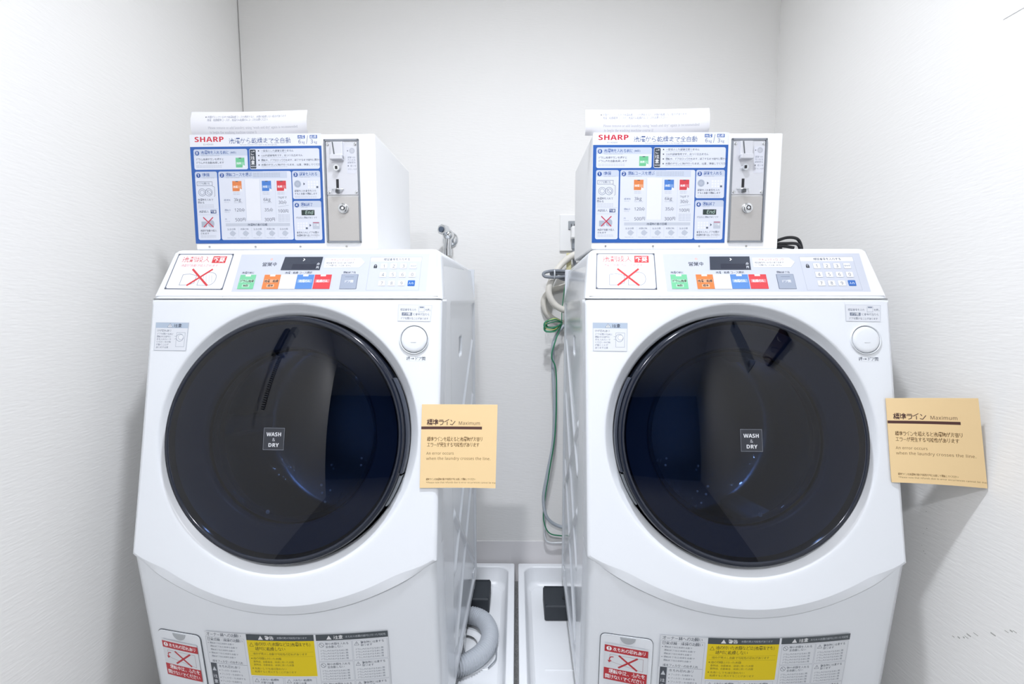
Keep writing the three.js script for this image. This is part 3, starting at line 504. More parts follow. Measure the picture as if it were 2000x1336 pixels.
const rimClear = std(lin(0.05, 0.06, 0.085), 0.15);
const frontGeometry = frontPanel(), lowerGeometry = lowerPanel(), topGeometry = topCover(), sideGeometry = { 1: sidePanel(1), [-1]: sidePanel(-1) };
const domeR = (DOOR.r ** 2 + 0.033 ** 2) / (2 * 0.033), dome = (r) => Math.sqrt(domeR ** 2 - r * r) - (domeR - 0.033);

function washingMachine(x, z, turn, opening, label) {
  const o = thing('washing_machine', label, 'washing machine', 'coin operated drum washing machines');
  o.position.set(x, BASE, z); o.rotation.y = -turn;
  const two = (m) => m;
  mesh('front_panel', frontGeometry, whitePlastic, o);
  mesh('lower_panel', lowerGeometry, whitePlastic, o);
  mesh('top_cover', topGeometry, whitePlastic, o);
  for (const s of [-1, 1]) {
    const p = mesh('side_panel', sideGeometry[s], paint, o);
    mesh('grip_shade', box(0.001, 0.03, 0.014, s * 0.2705, H(-0.112), -0.384), std(lin(0.16, 0.17, 0.19), 0.6), p);  // dark patch colours in the shade at the upper rear of the grip recess
    for (const dz of [0.06, 0.57]) mesh('foot', rbox(0.06, 0.03, 0.05, 0.006, s * 0.245, 0.012, -dz), std(lin(0.45, 0.47, 0.5), 0.5), o);
    mesh('corner_bracket', rbox(0.012, 0.06, 0.03, 0.003, s * 0.288, 0.028, -0.60), paint, o);
  }
  mesh('seam_backing', box(0.586, 0.012, 0.02, 0, H(0.002), -0.112), paint, o);
  mesh('back_panel', box(0.588, 1.02, 0.006, 0, H(-0.41), -0.647), paint, o);
  mesh('base_plate', box(0.588, 0.006, 0.58, 0, 0.022, -0.35), darkGap, o);
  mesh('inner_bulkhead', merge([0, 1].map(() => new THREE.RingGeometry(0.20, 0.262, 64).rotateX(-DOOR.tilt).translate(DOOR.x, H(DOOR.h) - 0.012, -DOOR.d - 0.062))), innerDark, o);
  // control panel: the print, the display, the keys
  mesh('control_panel', sticker(control, [-0.2785, 0.1015], [0.2785, 0.1015], [0.2905, 0.0105], [-0.2905, 0.0105], 0.0006, 24, 4), M.control, o);
  {
    const cp = o.children[o.children.length - 1], g = cp.geometry, p = g.attributes.position, uv = g.attributes.uv;
    for (let i = 0; i < p.count; i++) uv.setXY(i, (p.getX(i) + 0.3) / 0.6, (p.getY(i) - H(0) - 0.0064) / 0.1008);
    mesh('display', sticker(control, [-0.0385, 0.0918], [0.0425, 0.0918], [0.0405, 0.0638], [-0.0420, 0.0638], 0.0014, 1, 1), new THREE.MeshPhysicalMaterial({ map: displayPrint, roughness: 0.2 }), cp);
    for (const [, x0, x1] of PROGRAMS) mesh('program_key', keyCap(x0, 0.0540, x1, 0.0245, 0.0013), M.control, cp);
    for (const [k, kx, kh] of KEYS) mesh('number_key', keyCap(kx - 0.0070, kh + 0.0056, kx + 0.0070, kh - 0.0056, 0.0012), M.control, cp);
  }
  mesh('detergent_label', sticker(control, [-0.2705, 0.0995], [-0.1505, 0.0990], [-0.1535, 0.0230], [-0.2765, 0.0245], 0.0011, 4, 2), M.detergent, o);
  for (const [x0, x1, h0, h1] of [[-0.1485, -0.1495, 0.0205, 0.0070], [0.2800, 0.2880, 0.1060, 0.0070], [-0.2800, -0.2880, 0.1060, 0.0070]]) mesh('panel_seam', sticker(control, [x0 - 0.0003, h0], [x0 + 0.0003, h0], [x1 + 0.0003, h1], [x1 - 0.0003, h1], 0.0004, 1, 4), std(lin(0.42, 0.44, 0.47), 0.7), o);
  // labels and push button on the front
  mesh('caution_label', sticker(upper, [-0.2840, -0.0430], [-0.2150, -0.0435], [-0.2170, -0.0995], [-0.2840, -0.0990]), M.caution, o);
  mesh('door_label', sticker(upper, [0.2115, -0.0070], [0.2795, -0.0080], [0.2770, -0.0405], [0.2110, -0.0395]), M.note, o);
  mesh('push_label', sticker(upper, [0.2300, -0.1075], [0.2690, -0.1080], [0.2690, -0.1178], [0.2300, -0.1172], 0.0002), M.open, o);
  {
    const b = mesh('push_button', lathe([[0.0001, 0.0052], [0.018, 0.0050], [0.0235, 0.0040], [0.0255, 0.0020], [0.0262, -0.004]], 56), whitePlastic, o);
    b.position.set(0.2455, H(-0.0752), -upper(0.2455, -0.0752) + 0.001); b.rotation.x = -0.18;
    mesh('button_ring', lathe([[0.0268, 0.0005], [0.0276, 0.0028], [0.0290, 0.0024], [0.0296, -0.003]], 56), whitePlastic, b);
    mesh('button_gap', lathe([[0.0262, 0.0006], [0.0268, 0.0006]], 56), darkGap, b);
    mesh('button_mark', rbox(0.011, 0.0016, 0.0005, 0.0002, 0, -0.006, 0.0054), std(lin(0.62, 0.65, 0.68), 0.4), b);
  }
  // door
  const door = mesh('door', lathe([[0.2205, -0.006], [0.226, 0.0036], [0.2300, 0.0042], [0.2322, 0.0030], [0.2335, 0.0036], [0.2362, 0.0012], [0.2375, -0.004], [0.2375, -0.028], [0.2340, -0.036], [0.17, -0.040]], 128), rimBlack, o);
  door.position.set(DOOR.x, H(DOOR.h), -DOOR.d); door.rotation.x = -DOOR.tilt;
  mesh('door_glass', lathe(Array.from({ length: 25 }, (_, i) => { const r = 0.0001 + 0.2255 * i / 24; return [r, dome(r)]; }), 128), doorGlass, door);
  mesh('inner_frame', lathe([[0.2250, -0.004], [0.2050, -0.016], [0.1780, -0.022], [0.1740, -0.026], [0.1720, -0.035]], 96), new THREE.MeshPhysicalMaterial({ color: lin(0.075, 0.105, 0.17), roughness: 0.3 }), door);
  mesh('inner_bowl', lathe([[0.1745, -0.028], [0.1690, -0.040], [0.1560, -0.075], [0.1420, -0.110], [0.1260, -0.135], [0.1020, -0.150], [0.0700, -0.158], [0.0350, -0.161], [0.0001, -0.162]], 144).clone(), bowlGlass, door);
  {
    const g = door.children[door.children.length - 1].geometry, p = g.attributes.position;
    for (let i = 0; i < p.count; i++) {                      // moulded waves in the glass, strongest at the bottom
      const x = p.getX(i), y = p.getY(i), r = Math.hypot(x, y), a = Math.atan2(y, x), w = smooth(0.03, -0.12, y) * smooth(0.05, 0.1, r) * smooth(0.172, 0.155, r);
      const k = 1 + 0.022 * w * Math.sin(a * 34 + r * 120) + 0.012 * w * Math.sin(a * 61 - r * 200);
      p.setXY(i, x * k, y * k); p.setZ(i, p.getZ(i) + 0.003 * w * Math.sin(a * 45 + r * 90));
    }
    g.computeVertexNormals();
  }
  for (const [dx, dy, dr] of [[-0.046, -0.152, 0.0042], [0.018, -0.118, 0.0030], [0.034, -0.128, 0.0028], [0.052, -0.122, 0.0024], [0.030, -0.078, 0.0030], [0.034, -0.086, 0.0026], [0.122, -0.066, 0.0024], [0.108, -0.058, 0.0026], [0.06, -0.136, 0.0022]])
    mesh('glint_drop', new THREE.SphereGeometry(dr, 14, 10).scale(1, 1, 0.6).translate(opening * dx, dy, -0.026 - 0.13 * smooth(0.175, 0.10, Math.hypot(dx, dy))), std(lin(0.80, 0.85, 0.92), 0.06), door);  // pale drops added where the bowl shows highlights, for sparkle
  mesh('bowl_lip', new THREE.TorusGeometry(0.1660, 0.005, 10, 96).translate(0, 0, -0.045), bowlGlass, door);
  {
    const r = 0.0200, g = new THREE.PlaneGeometry(0.0400, 0.0410, 6, 6), p = g.attributes.position;
    for (let i = 0; i < p.count; i++) p.setZ(i, dome(Math.hypot(p.getX(i), p.getY(i))) + 0.0006);
    g.computeVertexNormals(); mesh('badge', g, M.badge, door);
  }
  {                                                          // the catch in the door's edge, on the side where it opens
    const arc = (r, t, a0, a1, z0) => { const rows = []; for (let i = 0; i <= 24; i++) { const a = a0 + (a1 - a0) * i / 24; rows.push([[r - t, z0 - 0.02], [r - t, z0], [r, z0], [r, z0 - 0.02]].map(([q, w]) => [q * Math.cos(a), q * Math.sin(a), w])); } return grid(rows); };
    const mid = opening > 0 ? 0 : Math.PI, s = opening;
    mesh('door_catch', arc(0.2418, 0.0050, mid - s * 0.28, mid + s * 0.50, -0.002), rimClear, door);
    mesh('door_stop', arc(0.2408, 0.0040, mid - s * 0.56, mid - s * 0.30, -0.006), std(lin(0.30, 0.33, 0.36), 0.4), door);
  }
  // gasket and drum behind the door
  const tub = mesh('door_gasket', lathe([[0.1960, -0.045], [0.1860, -0.050], [0.1820, -0.075], [0.1900, -0.085], [0.1820, -0.095], [0.1950, -0.110], [0.2360, -0.112]], 96), std(lin(0.20, 0.22, 0.25), 0.55), o);
  tub.position.copy(door.position); tub.rotation.copy(door.rotation);
  const drum = mesh('drum', lathe([[0.2360, -0.112], [0.2400, -0.130], [0.2400, -0.330], [0.2200, -0.365], [0.1200, -0.375], [0.0001, -0.378]], 72), std(lin(0.55, 0.57, 0.6), 0.28, { metalness: 1 }), o);
  drum.position.copy(door.position); drum.rotation.copy(door.rotation);
  for (let k = 0; k < 3; k++) { const a = 0.5 + k * 2.094; mesh('drum_paddle', rbox(0.05, 0.045, 0.18, 0.014).translate(0, -0.222, -0.23).rotateZ(a), std(lin(0.6, 0.63, 0.68), 0.3), drum); }
  // lower cover and notices
  {
    const lid = mesh('filter_cover', pad(roundRect(-0.2680, -0.8400, -0.1700, -0.6520, 0.012), lower, 0.0014, 0.003), whitePlastic, o);
    const rim = new THREE.Shape(roundRect(-0.2690, -0.8410, -0.1690, -0.6510, 0.013).getPoints(6)); rim.holes.push(new THREE.Path(roundRect(-0.2681, -0.8401, -0.1699, -0.6519, 0.012).getPoints(6)));
    mesh('cover_gap', pad(rim, lower, 0.0002, 0.003), darkGap, lid);
    const n = new THREE.Shape(); n.absarc(-0.2170, -0.6540, 0.0145, Math.PI, 0, false);
    mesh('finger_notch', pad(n, lower, 0.0018, 0.002, 16), std(lin(0.40, 0.42, 0.44), 0.5), lid);
    mesh('cover_label', sticker(lower, [-0.2600, -0.6705], [-0.1780, -0.6740], [-0.1780, -0.7600], [-0.2600, -0.7560], 0.0026), M.lid, lid);
    mesh('notice_label', sticker(lower, [-0.1570, -0.6385], [0.2020, -0.6300], [0.2020, -0.8300], [-0.1570, -0.8380], 0.0008, 30, 8), M.notice, o);
  }
  return o;
}
const MACHINES = [[-0.4493, -0.8261, 0.0318], [0.4344, -0.8259, 0.0234]];
const machineL = washingMachine(...MACHINES[0], 1, 'white front loading washing machine standing left, next to the drain hose');
const machineR = washingMachine(...MACHINES[1], -1, 'white front loading washing machine standing right, next to the hanging cables');
// from a machine's own measures (x, height from the lens, depth behind the fold) to the room
function inRoom(k, x, h, d) { const [X, Z, a] = MACHINES[k]; return V(X + x * Math.cos(a) + d * Math.sin(a), h + EYE, Z + x * Math.sin(a) - d * Math.cos(a)); }

// ---------------------------------------------------------------- coin boxes on top of the machines
const sheetPrint = canvas(282, 226.5, 6.2, (c) => {          // millimetres; blue instruction sheet
  fill(c, '#f6f8fc', 0, 0, 282, 226.5);
  c.save(); c.translate(10, 15.4); c.scale(1.42, 1); c.font = 'bold 14.5px sans-serif'; c.fillStyle = '#d8203c'; c.fillText('SHARP', 0, 0); c.restore();
  write(c, 'ES-HD600', 29, 18.4, 3.9, '#858b98', 0.08, 1.1);
  write(c, '洗濯から乾燥まで全自動', 85, 7.8, 11.4, '#3b5590', 0.072, 1.0);
  write(c, 'Full auto machine from wash to dry through dry', 108, 20.4, 3.1, '#8b93a4', 0.06, 1.02);
  for (const [x, t] of [[232, '洗濯'], [258, '乾燥']]) { fill(c, '#2c5fae', x, 3.4, 15.4, 6.8, 0.6); write(c, t, x + 1, 4, 5.6, '#fff', 0.1, 1.1); }
  write(c, '6', 233, 11.4, 9.6, '#3b5590', 0.08); write(c, 'kg', 240.4, 15, 5.8, '#3b5590', 0.08); line(c, '#3b5590', 0.8, [253.5, 4], [250.5, 21]); write(c, '3', 259, 11.4, 9.6, '#3b5590', 0.08); write(c, 'kg', 266.4, 15, 5.8, '#3b5590', 0.08);
  fill(c, '#2a63b6', 0, 25, 282, 201.5);
  const panel = (x, y, w, h, head, hh = 13.5) => { fill(c, '#e9edf7', x, y, w, h, 4); if (head) { c.save(); c.beginPath(); c.roundRect(x, y, w, h, 4); c.clip(); fill(c, '#d3dcec', x, y, head === true ? w : head, hh); c.restore(); } };
  const ball = (n, x, y) => { disc(c, '#23519f', x, y, 4.6); write(c, n, x - 2.4, y - 3.6, 7, '#fff', 0.13); };
  const fine = (x, y, w, n, s = 1.9, color = '#9ba3b4') => { for (let i = 0; i < n; i++) write(c, 'Please select course and insert the coins into the slot'.slice(0, Math.floor(w / s / 0.53)), x, y + i * s * 1.5, s, color, 0.06); };
  // 0
  panel(7, 30, 116, 42, true); ball('0', 14.5, 38); write(c, '洗濯物を入れる前に', 23, 33, 7.4, '#3c5ca0', 0.085, 0.86); write(c, '(無料)', 86, 35, 4.6, '#5a6f9e', 0.09); fine(23, 41.6, 40, 1, 2.6);
  write(c, 'ドラム洗浄ボタンを押すと', 11, 48.4, 4.7, '#454d5e', 0.09, 1.02); write(c, 'ドラム内を自動洗浄します', 11, 55.4, 4.7, '#454d5e', 0.09, 1.02); fine(11, 63, 78, 2, 2);
  const tab = (x, y, w, h, color, text) => { fill(c, color, x, y, w, h); fill(c, '#46505c', x + w * 0.36, y, w * 0.28, 1.6); fill(c, 'rgba(255,255,255,0.3)', x + 1, y + h * 0.45, w - 2, h * 0.26); write(c, text, x + 2, y + h * 0.47, h * 0.2, '#fff', 0.12, 1.05); poly(c, '#f4f5f8', [x + w - 5, y + h], [x + w - 4, y + h - 6], [x + w + 1, y + h - 3], [x + w + 1, y + h + 1]); };
  tab(97, 48, 19, 20, '#74cd97', '洗浄');
  // caution
  panel(127, 30, 150, 42); fill(c, '#3a434f', 128, 31.5, 13, 39, 2); write(c, 'ご', 130, 34, 8.6, '#fff', 0.11); write(c, '注', 130, 44, 8.6, '#fff', 0.11); write(c, '意', 130, 54, 8.6, '#fff', 0.11); write(c, 'NOTICE', 129.4, 64.6, 2.8, '#fff', 0.12);
  ['一度投入した硬貨は返りません', '100円硬貨専用です、おつりは出ません', '運転中、ドアはロックされます、終了するまで絶対に開きません', '衣類のボタンに物が付いたまま、注意、準備してください'].forEach((t, i) => { fill(c, '#2f3644', 146, 33.2 + i * 9.6, 2.4, 2.4); const only = t.split('').filter((ch) => PEN[ch] || BUILT[ch] || /[0-9、]/.test(ch)).join(''); write(c, only, 152, 32.2 + i * 9.6, 4.5, '#454d5e', 0.09, i === 2 ? 1.0 : 1.06); fine(152, 37.6 + i * 9.6, 76 + i * 14, 1, 2); });
  // 1
  panel(7, 76, 48, 143, true); ball('1', 14.5, 84); write(c, '準備', 23, 79, 7.6, '#3c5ca0', 0.09); fine(23, 88, 26, 1, 2.4);
  frame(c, '#4f596c', 0.7, 10.5, 97, 33, 8); write(c, 'ドアを開ける', 13, 98.8, 4, '#5b6577', 0.09, 1.0); line(c, '#4f596c', 0.6, [43, 106], [48, 108], [48, 126], [46, 128]); ring(c, '#7b8496', 0.9, 20.5, 119, 7.6); ring(c, '#7b8496', 0.8, 20.5, 119, 4.6); ring(c, '#7b8496', 0.9, 35, 119, 7.6); ring(c, '#7b8496', 0.8, 36, 119, 4.4); line(c, '#7b8496', 0.7, [30, 114], [40, 124]);
  write(c, '洗濯物を入れて', 10, 132, 4.6, '#454d5e', 0.09, 1.0); write(c, '閉める', 10, 138, 4.6, '#454d5e', 0.09); fine(10, 144, 36, 3, 1.9);
  line(c, '#bac4d6', 0.5, [9, 153.4], [53, 153.4]); write(c, '洗剤投入', 11.5, 156.6, 5.2, '#5b6577', 0.09, 0.98); fill(c, '#3f5687', 36.5, 155.8, 12.5, 7.2); write(c, '不要', 37.4, 156.8, 5.2, '#fff', 0.11); line(c, '#bac4d6', 0.5, [9, 166], [53, 166]);
  fill(c, '#b7c0ce', 15, 180, 12, 12, 1); fill(c, '#b7c0ce', 29, 177, 14, 15, 6); cross(c, 19.5, 171, 41, 192, 2.1, '#d02f4c'); write(c, '洗剤が自動で投入', 12, 197, 4.5, '#454d5e', 0.09, 0.94); write(c, 'されます', 12, 203, 4.5, '#454d5e', 0.09); fine(12, 209, 36, 2, 1.8);
  // 2
  panel(58, 76, 157, 143, 96); ball('2', 65.5, 84); write(c, '運転コースを選ぶ', 74, 79, 7.4, '#3c5ca0', 0.085, 0.9); fine(74, 88, 30, 1, 2.4); fill(c, '#d3dcec', 132, 77.5, 74, 13); fine(133, 79.5, 66, 3, 2.1, '#7e889c');
  fill(c, '#f5f7fc', 115, 92, 31, 86);
  const heads = [[87, '#ee8b4e', '洗濯乾燥'], [151, '#4d86d6', '洗濯のみ'], [183, '#e2454f', '乾燥のみ']];
  for (const [x, color, t] of heads) { tab(x, 96, 20, 21, color, t.slice(0, 2)); fine(x + 1, 119.5, 16, 2, 2); }
  for (const x of [114, 146.5, 179]) line(c, '#ccd4e2', 0.5, [x, 94], [x, 178]);
  write(c, '3kg', 88.5, 131, 8, '#3d465a', 0.07, 1.1); fine(88.5, 140, 20, 1, 2); write(c, '6kg', 152.5, 131, 8, '#3d465a', 0.07, 1.1); fine(152.5, 140, 20, 1, 2); write(c, '1kgまで', 184, 128, 5, '#5a6478', 0.08); write(c, '30分', 185, 137, 8, '#3d465a', 0.075, 1.0);
  line(c, '#9aa4b6', 0.5, [184, 150], [207, 147]);
  write(c, '120分', 88.5, 152.4, 8, '#3d465a', 0.075, 1.0); write(c, '35分', 154, 152.4, 8, '#3d465a', 0.075, 1.05); write(c, '100円', 183, 155, 8, '#3d465a', 0.075, 1.0);
  write(c, '500円', 89, 172, 8.2, '#3d465a', 0.075, 1.0); write(c, '300円', 153, 172, 8.2, '#3d465a', 0.075, 1.0); fine(183, 166, 26, 5, 2.1, '#8590a4');
  for (const [y, t] of [[133.4, '標準物'], [154.4, '運転分'], [173.4, '円']]) { write(c, t, 67, y, 4.2, '#7280a0', 0.08, 1.05); fine(67, y + 5.4, 12, 1, 1.9); }
  fill(c, '#cfd5e0', 68, 184, 140, 6.4); write(c, '洗濯物の量の目標', 116, 184.8, 4.8, '#4a5468', 0.1, 1.05);
  for (let i = 0; i < 5; i++) { const x = 67 + i * 28.6; write(c, i % 2 ? '衣類の物' : '生全分類', x + 4, 194.5, 4, '#6a7488', 0.085, 1.05); fill(c, '#b7c0ce', x + 10, 201, 10, 9, 3); poly(c, '#c6cdd9', [x + 8, 206], [x + 15, 199], [x + 23, 205], [x + 16, 212]); fine(x + 3, 213.6, 20, 1, 2); if (i) line(c, '#ccd4e2', 0.5, [x, 193], [x, 215]); }
  // 3
  panel(217, 76, 60, 58, true); ball('3', 224.5, 84); write(c, '硬貨を入れる', 233, 79, 7.2, '#3c5ca0', 0.085, 0.84); fine(233, 88, 24, 1, 2.4); disc(c, '#bcc4d2', 228, 103, 7.6); ring(c, '#9aa4b6', 0.8, 228, 103, 5); poly(c, '#4b5569', [240.5, 100], [244, 103], [240.5, 106]);
  for (let i = 0; i < 4; i++) for (let j = 0; j < 3; j++) fill(c, i === 3 && j === 2 ? '#56606f' : '#f8f9fc', 250 + i * 6, 97 + j * 5.4, 4.2, 3.8);
  write(c, '硬貨を入れ番号を入力', 221, 115, 4.5, '#454d5e', 0.09, 0.98); write(c, 'すると自動で運転します', 221, 121, 4.5, '#454d5e', 0.09, 0.93); fine(221, 127.4, 50, 2, 1.8);
  // 4
  panel(217, 138, 60, 82, true); ball('4', 224.5, 147); write(c, '運転終了', 233, 142, 7.4, '#3c5ca0', 0.085, 0.84); fine(233, 150.6, 16, 1, 2.2); fill(c, '#2c3d3a', 234, 157, 28, 11); c.save(); c.translate(241, 166); c.transform(1, 0, -0.15, 1, 0, 0); c.font = '10px monospace'; c.fillStyle = '#cfe8dc'; c.fillText('End', 0, 0); c.restore();
  write(c, 'が出ると運転が終了です', 222, 171, 4, '#6a7488', 0.09, 0.98); for (let i = 0; i < 4; i++) for (let j = 0; j < 3; j++) fill(c, i === 3 && j === 2 ? '#56606f' : '#f8f9fc', 224 + i * 6, 183 + j * 5.2, 4.2, 3.6); poly(c, '#4b5569', [250.5, 186], [254, 189], [250.5, 192]); fill(c, '#c9d0dc', 257, 182, 15, 15, 1); fill(c, '#c0607a', 258, 182.6, 13, 1.8); write(c, 'ドア開', 259, 187, 3.6, '#fff', 0.12);
  write(c, '番号を入力しドアを開け', 222, 202, 4.5, '#454d5e', 0.09, 0.92); write(c, '洗濯物を取り出してください', 222, 208, 4.5, '#454d5e', 0.09, 0.8); fine(222, 214, 48, 1, 1.9);
});
const coinPrint = canvas(24, 62, 8, (c) => { fill(c, '#e6e8f0', 0, 0, 24, 62); disc(c, '#cfd2da', 14, 9, 7); ring(c, '#a9adb8', 0.6, 14, 9, 5); poly(c, '#444b58', [1.6, 9], [4.4, 7.2], [4.4, 10.8]); ['硬貨100', '円入れる', '硬貨返る'].forEach((t, i) => write(c, t, 3, 22 + i * 6, 4.6, '#8b91a0', 0.09)); poly(c, '#444b58', [2, 44], [5, 42], [5, 46]); write(c, '返り中', 9, 42, 4.6, '#8b91a0', 0.09); write(c, 'ボタンを押', 3, 50, 4.2, '#9aa0ac', 0.09); });
const plateMetal = std(lin(0.68, 0.69, 0.73), 0.42, { metalness: 0.55 });
const scratch = lattice(8, 400), mottled = lattice(40, 60);
const brushed = noiseTexture(512, (x, y) => 0.34 + 0.16 * scratch(x / 512, y / 512) + 0.1 * mottled(x / 512, y / 512));
const steelPlate = new THREE.MeshStandardMaterial({ color: lin(0.56, 0.545, 0.53), roughness: 1, roughnessMap: brushed, metalness: 0.85 });
const frameGrey = std(lin(0.25, 0.27, 0.30), 0.5, { metalness: 0.4 });
const BW = 0.3958, BH = 0.2385, BD = 0.28;
function coinBox(k, cxBox, d, turn, label) {
  const o = thing('coin_box', label, 'coin box', 'coin boxes on the machines');
  o.position.copy(inRoom(k, cxBox, 0.1100, d)); o.rotation.y = -(MACHINES[k][2] + turn);
  const up = (h) => h - 0.1100;
  mesh('housing', rbox(BW, BH, BD, 0.003, 0, BH / 2, -BD / 2), boxPaint, o);
  mesh('instruction_sheet', new THREE.PlaneGeometry(0.282, 0.2265).translate(-0.1976 + 0.141, up(0.3500 - 0.11325), 0.0008), M.sheet ??= print(sheetPrint, 0.35), o);
  for (const x of [-0.168, -0.067, 0.031, 0.131]) { const s = mesh('screw', cyl(0.0022, 0.001, 14).rotateX(Math.PI / 2).translate(x, 0.0065, 0.0006), steel, o); mesh('screw_slot', box(0.003, 0.0006, 0.0003, x, 0.0065, 0.0013), darkGap, s); }
  // coin mechanism
  const x0 = 0.0905, x1 = 0.1640, y0 = up(0.1245), y1 = up(0.3370), ym = up(0.2215), xm = (x0 + x1) / 2, w = x1 - x0;
  const fr = mesh('coin_frame', merge([box(w, 0.004, 0.005, xm, y1 - 0.002, 0.0015), box(w, 0.003, 0.005, xm, y0 + 0.0015, 0.0015), box(0.003, y1 - y0, 0.005, x0 + 0.0015, (y0 + y1) / 2, 0.0015), box(0.003, y1 - y0, 0.005, x1 - 0.0015, (y0 + y1) / 2, 0.0015)]), frameGrey, o);
  const mech = mesh('coin_plate', rbox(w - 0.007, y1 - ym - 0.006, 0.003, 0.0008, xm, (y1 + ym) / 2 - 0.001, 0.0012), plateMetal, o);
  mesh('coin_label', new THREE.PlaneGeometry(0.021, 0.054).translate(x1 - 0.0160, y1 - 0.043, 0.0029), M.coin ??= print(coinPrint), mech);
  for (const [sx, sy] of [[x0 + 0.008, y1 - 0.0105], [x1 - 0.0075, y1 - 0.0105], [x0 + 0.008, ym + 0.007], [x1 - 0.0075, ym + 0.007]]) { mesh('plate_screw', new THREE.SphereGeometry(0.0032, 14, 8).scale(1, 1, 0.5).translate(sx, sy, 0.0028), chrome, mech); }
  mesh('coin_entry', merge([rbox(0.026, 0.036, 0.008, 0.0015, x0 + 0.0285, y1 - 0.0245, 0.0055), rbox(0.026, 0.010, 0.013, 0.0015, x0 + 0.0285, y1 - 0.0385, 0.008)]), plateMetal, mech);
  mesh('coin_slot', box(0.0022, 0.026, 0.0006).rotateZ(0.13).translate(x0 + 0.0225, y1 - 0.0205, 0.0098), darkGap, mech);
  { const b = mesh('return_button', cyl(0.0062, 0.008, 24).rotateX(Math.PI / 2).translate(x0 + 0.0275, y1 - 0.0595, 0.006), chrome, mech); mesh('button_centre', box(0.0042, 0.006, 0.002, x0 + 0.0275, y1 - 0.0595, 0.0103), blackCord, b); }
  mesh('return_slot', box(0.0052, 0.018, 0.0012, x0 + 0.0265, y1 - 0.0905, 0.0030), blackCord, mech);
  { const l = mesh('return_lever', tube([[x0 + 0.015, y1 - 0.1025, 0.004], [x0 + 0.020, y1 - 0.104, 0.010], [x0 + 0.0275, y1 - 0.1035, 0.013], [x0 + 0.034, y1 - 0.104, 0.010], [x0 + 0.038, y1 - 0.1025, 0.004]], 0.0014, 24, 8), chrome, mech); mesh('lever_stem', rbox(0.0065, 0.008, 0.010, 0.001, x0 + 0.0275, y1 - 0.1065, 0.006), std(lin(0.12, 0.13, 0.14), 0.3), l); }
  const safe = mesh('cash_door', rbox(w - 0.007, ym - y0 - 0.005, 0.003, 0.0008, xm, (ym + y0) / 2 + 0.0005, 0.0012), steelPlate, o);
  { const lock = mesh('key_lock', lathe([[0.0001, 0.0098], [0.0058, 0.0098], [0.0064, 0.0090], [0.0064, 0.0078], [0.0072, 0.0084], [0.0098, 0.0076], [0.0106, 0.0060], [0.0110, 0.0024]], 36).translate(x0 + 0.0375, ym - 0.0265, 0), chrome, safe); mesh('keyhole', new THREE.TorusGeometry(0.0040, 0.0010, 8, 24).translate(x0 + 0.0375, ym - 0.0265, 0.0099), blackCord, lock); }
  return o;
}
const boxL = coinBox(0, -0.0504, 0.1595, -0.0113, 'white coin box with blue instruction sheet on top of the left washing machine');
const boxR = coinBox(1, -0.0809, 0.1601, -0.0275, 'white coin box with blue instruction sheet on the right machine, beside the black cable');

// paper notices standing on the coin boxes
const paperPrint = canvas(249, 62, 5, (c) => {
  fill(c, '#f3f3f7', 0, 0, 249, 62); disc(c, '#5b5f6a', 32, 14.5, 1.5);
  const clean = (t) => t.split('').filter((ch) => PEN[ch] || BUILT[ch] || ch === '、').join('');
  write(c, clean('衣類が入っている中で洗濯乾燥コースを選択すると、衣類の乾燥しない場合があります'), 35, 11, 6.6, '#a3a6b2', 0.085, 0.62);
  write(c, clean('洗濯・乾燥標準コースか、洗濯のみ乾燥のみコースをお選ください'), 35, 19, 6.6, '#a3a6b2', 0.085, 0.62);
  write(c, 'Please remove or add laundry; using "wash and dry" again is recommended', 36, 38, 6.4, '#a9abb8', 0.06, 0.72, 'serif'); write(c, 'to begin the washing machine course II', 38, 48.5, 6.4, '#b3b5c0', 0.06, 0.72, 'serif');
});
function paperSheet(k, x0, x1, d, label) {
  const rows = [], back = [], prof = [[0.3490, 0.010], [0.3530, 0.006], [0.3600, 0.003], [0.3720, 0.0015], [0.3850, 0.003], [0.4010, 0.008]];
  prof.slice().reverse().forEach(([h, dd]) => { const row = [], rb = []; for (let i = 0; i <= 14; i++) { const x = x0 + (x1 - x0) * i / 14, q = dd + 0.004 * Math.sin(i / 14 * 3.1); const p = inRoom(k, x, h, d + q), r = inRoom(k, x, h, d + q + 0.0004); row.push(p.toArray()); rb.push(r.toArray()); } rows.push(row); back.push(rb); });
  const flip = (g) => { const ix = g.index.array; for (let i = 0; i < ix.length; i += 3) { const t = ix[i]; ix[i] = ix[i + 1]; ix[i + 1] = t; } g.computeVertexNormals(); return g; };
  const m = mesh('paper_notice', merge([flip(grid(rows, (v, u, p) => [u, Math.min(1, Math.max(0, (p[1] - EYE - 0.349) / 0.052))])), grid(back, () => [0.02, 0.02])]), M.paper ??= print(paperPrint, 0.8));
  return tag(m, label, 'paper', 'paper notices on the coin boxes');
}
paperSheet(0, -0.2480, 0.0030, 0.1600, 'white printed paper strip standing on top of the left coin box');
paperSheet(1, -0.2940, -0.0370, 0.1580, 'white printed paper strip standing on top of the right coin box');

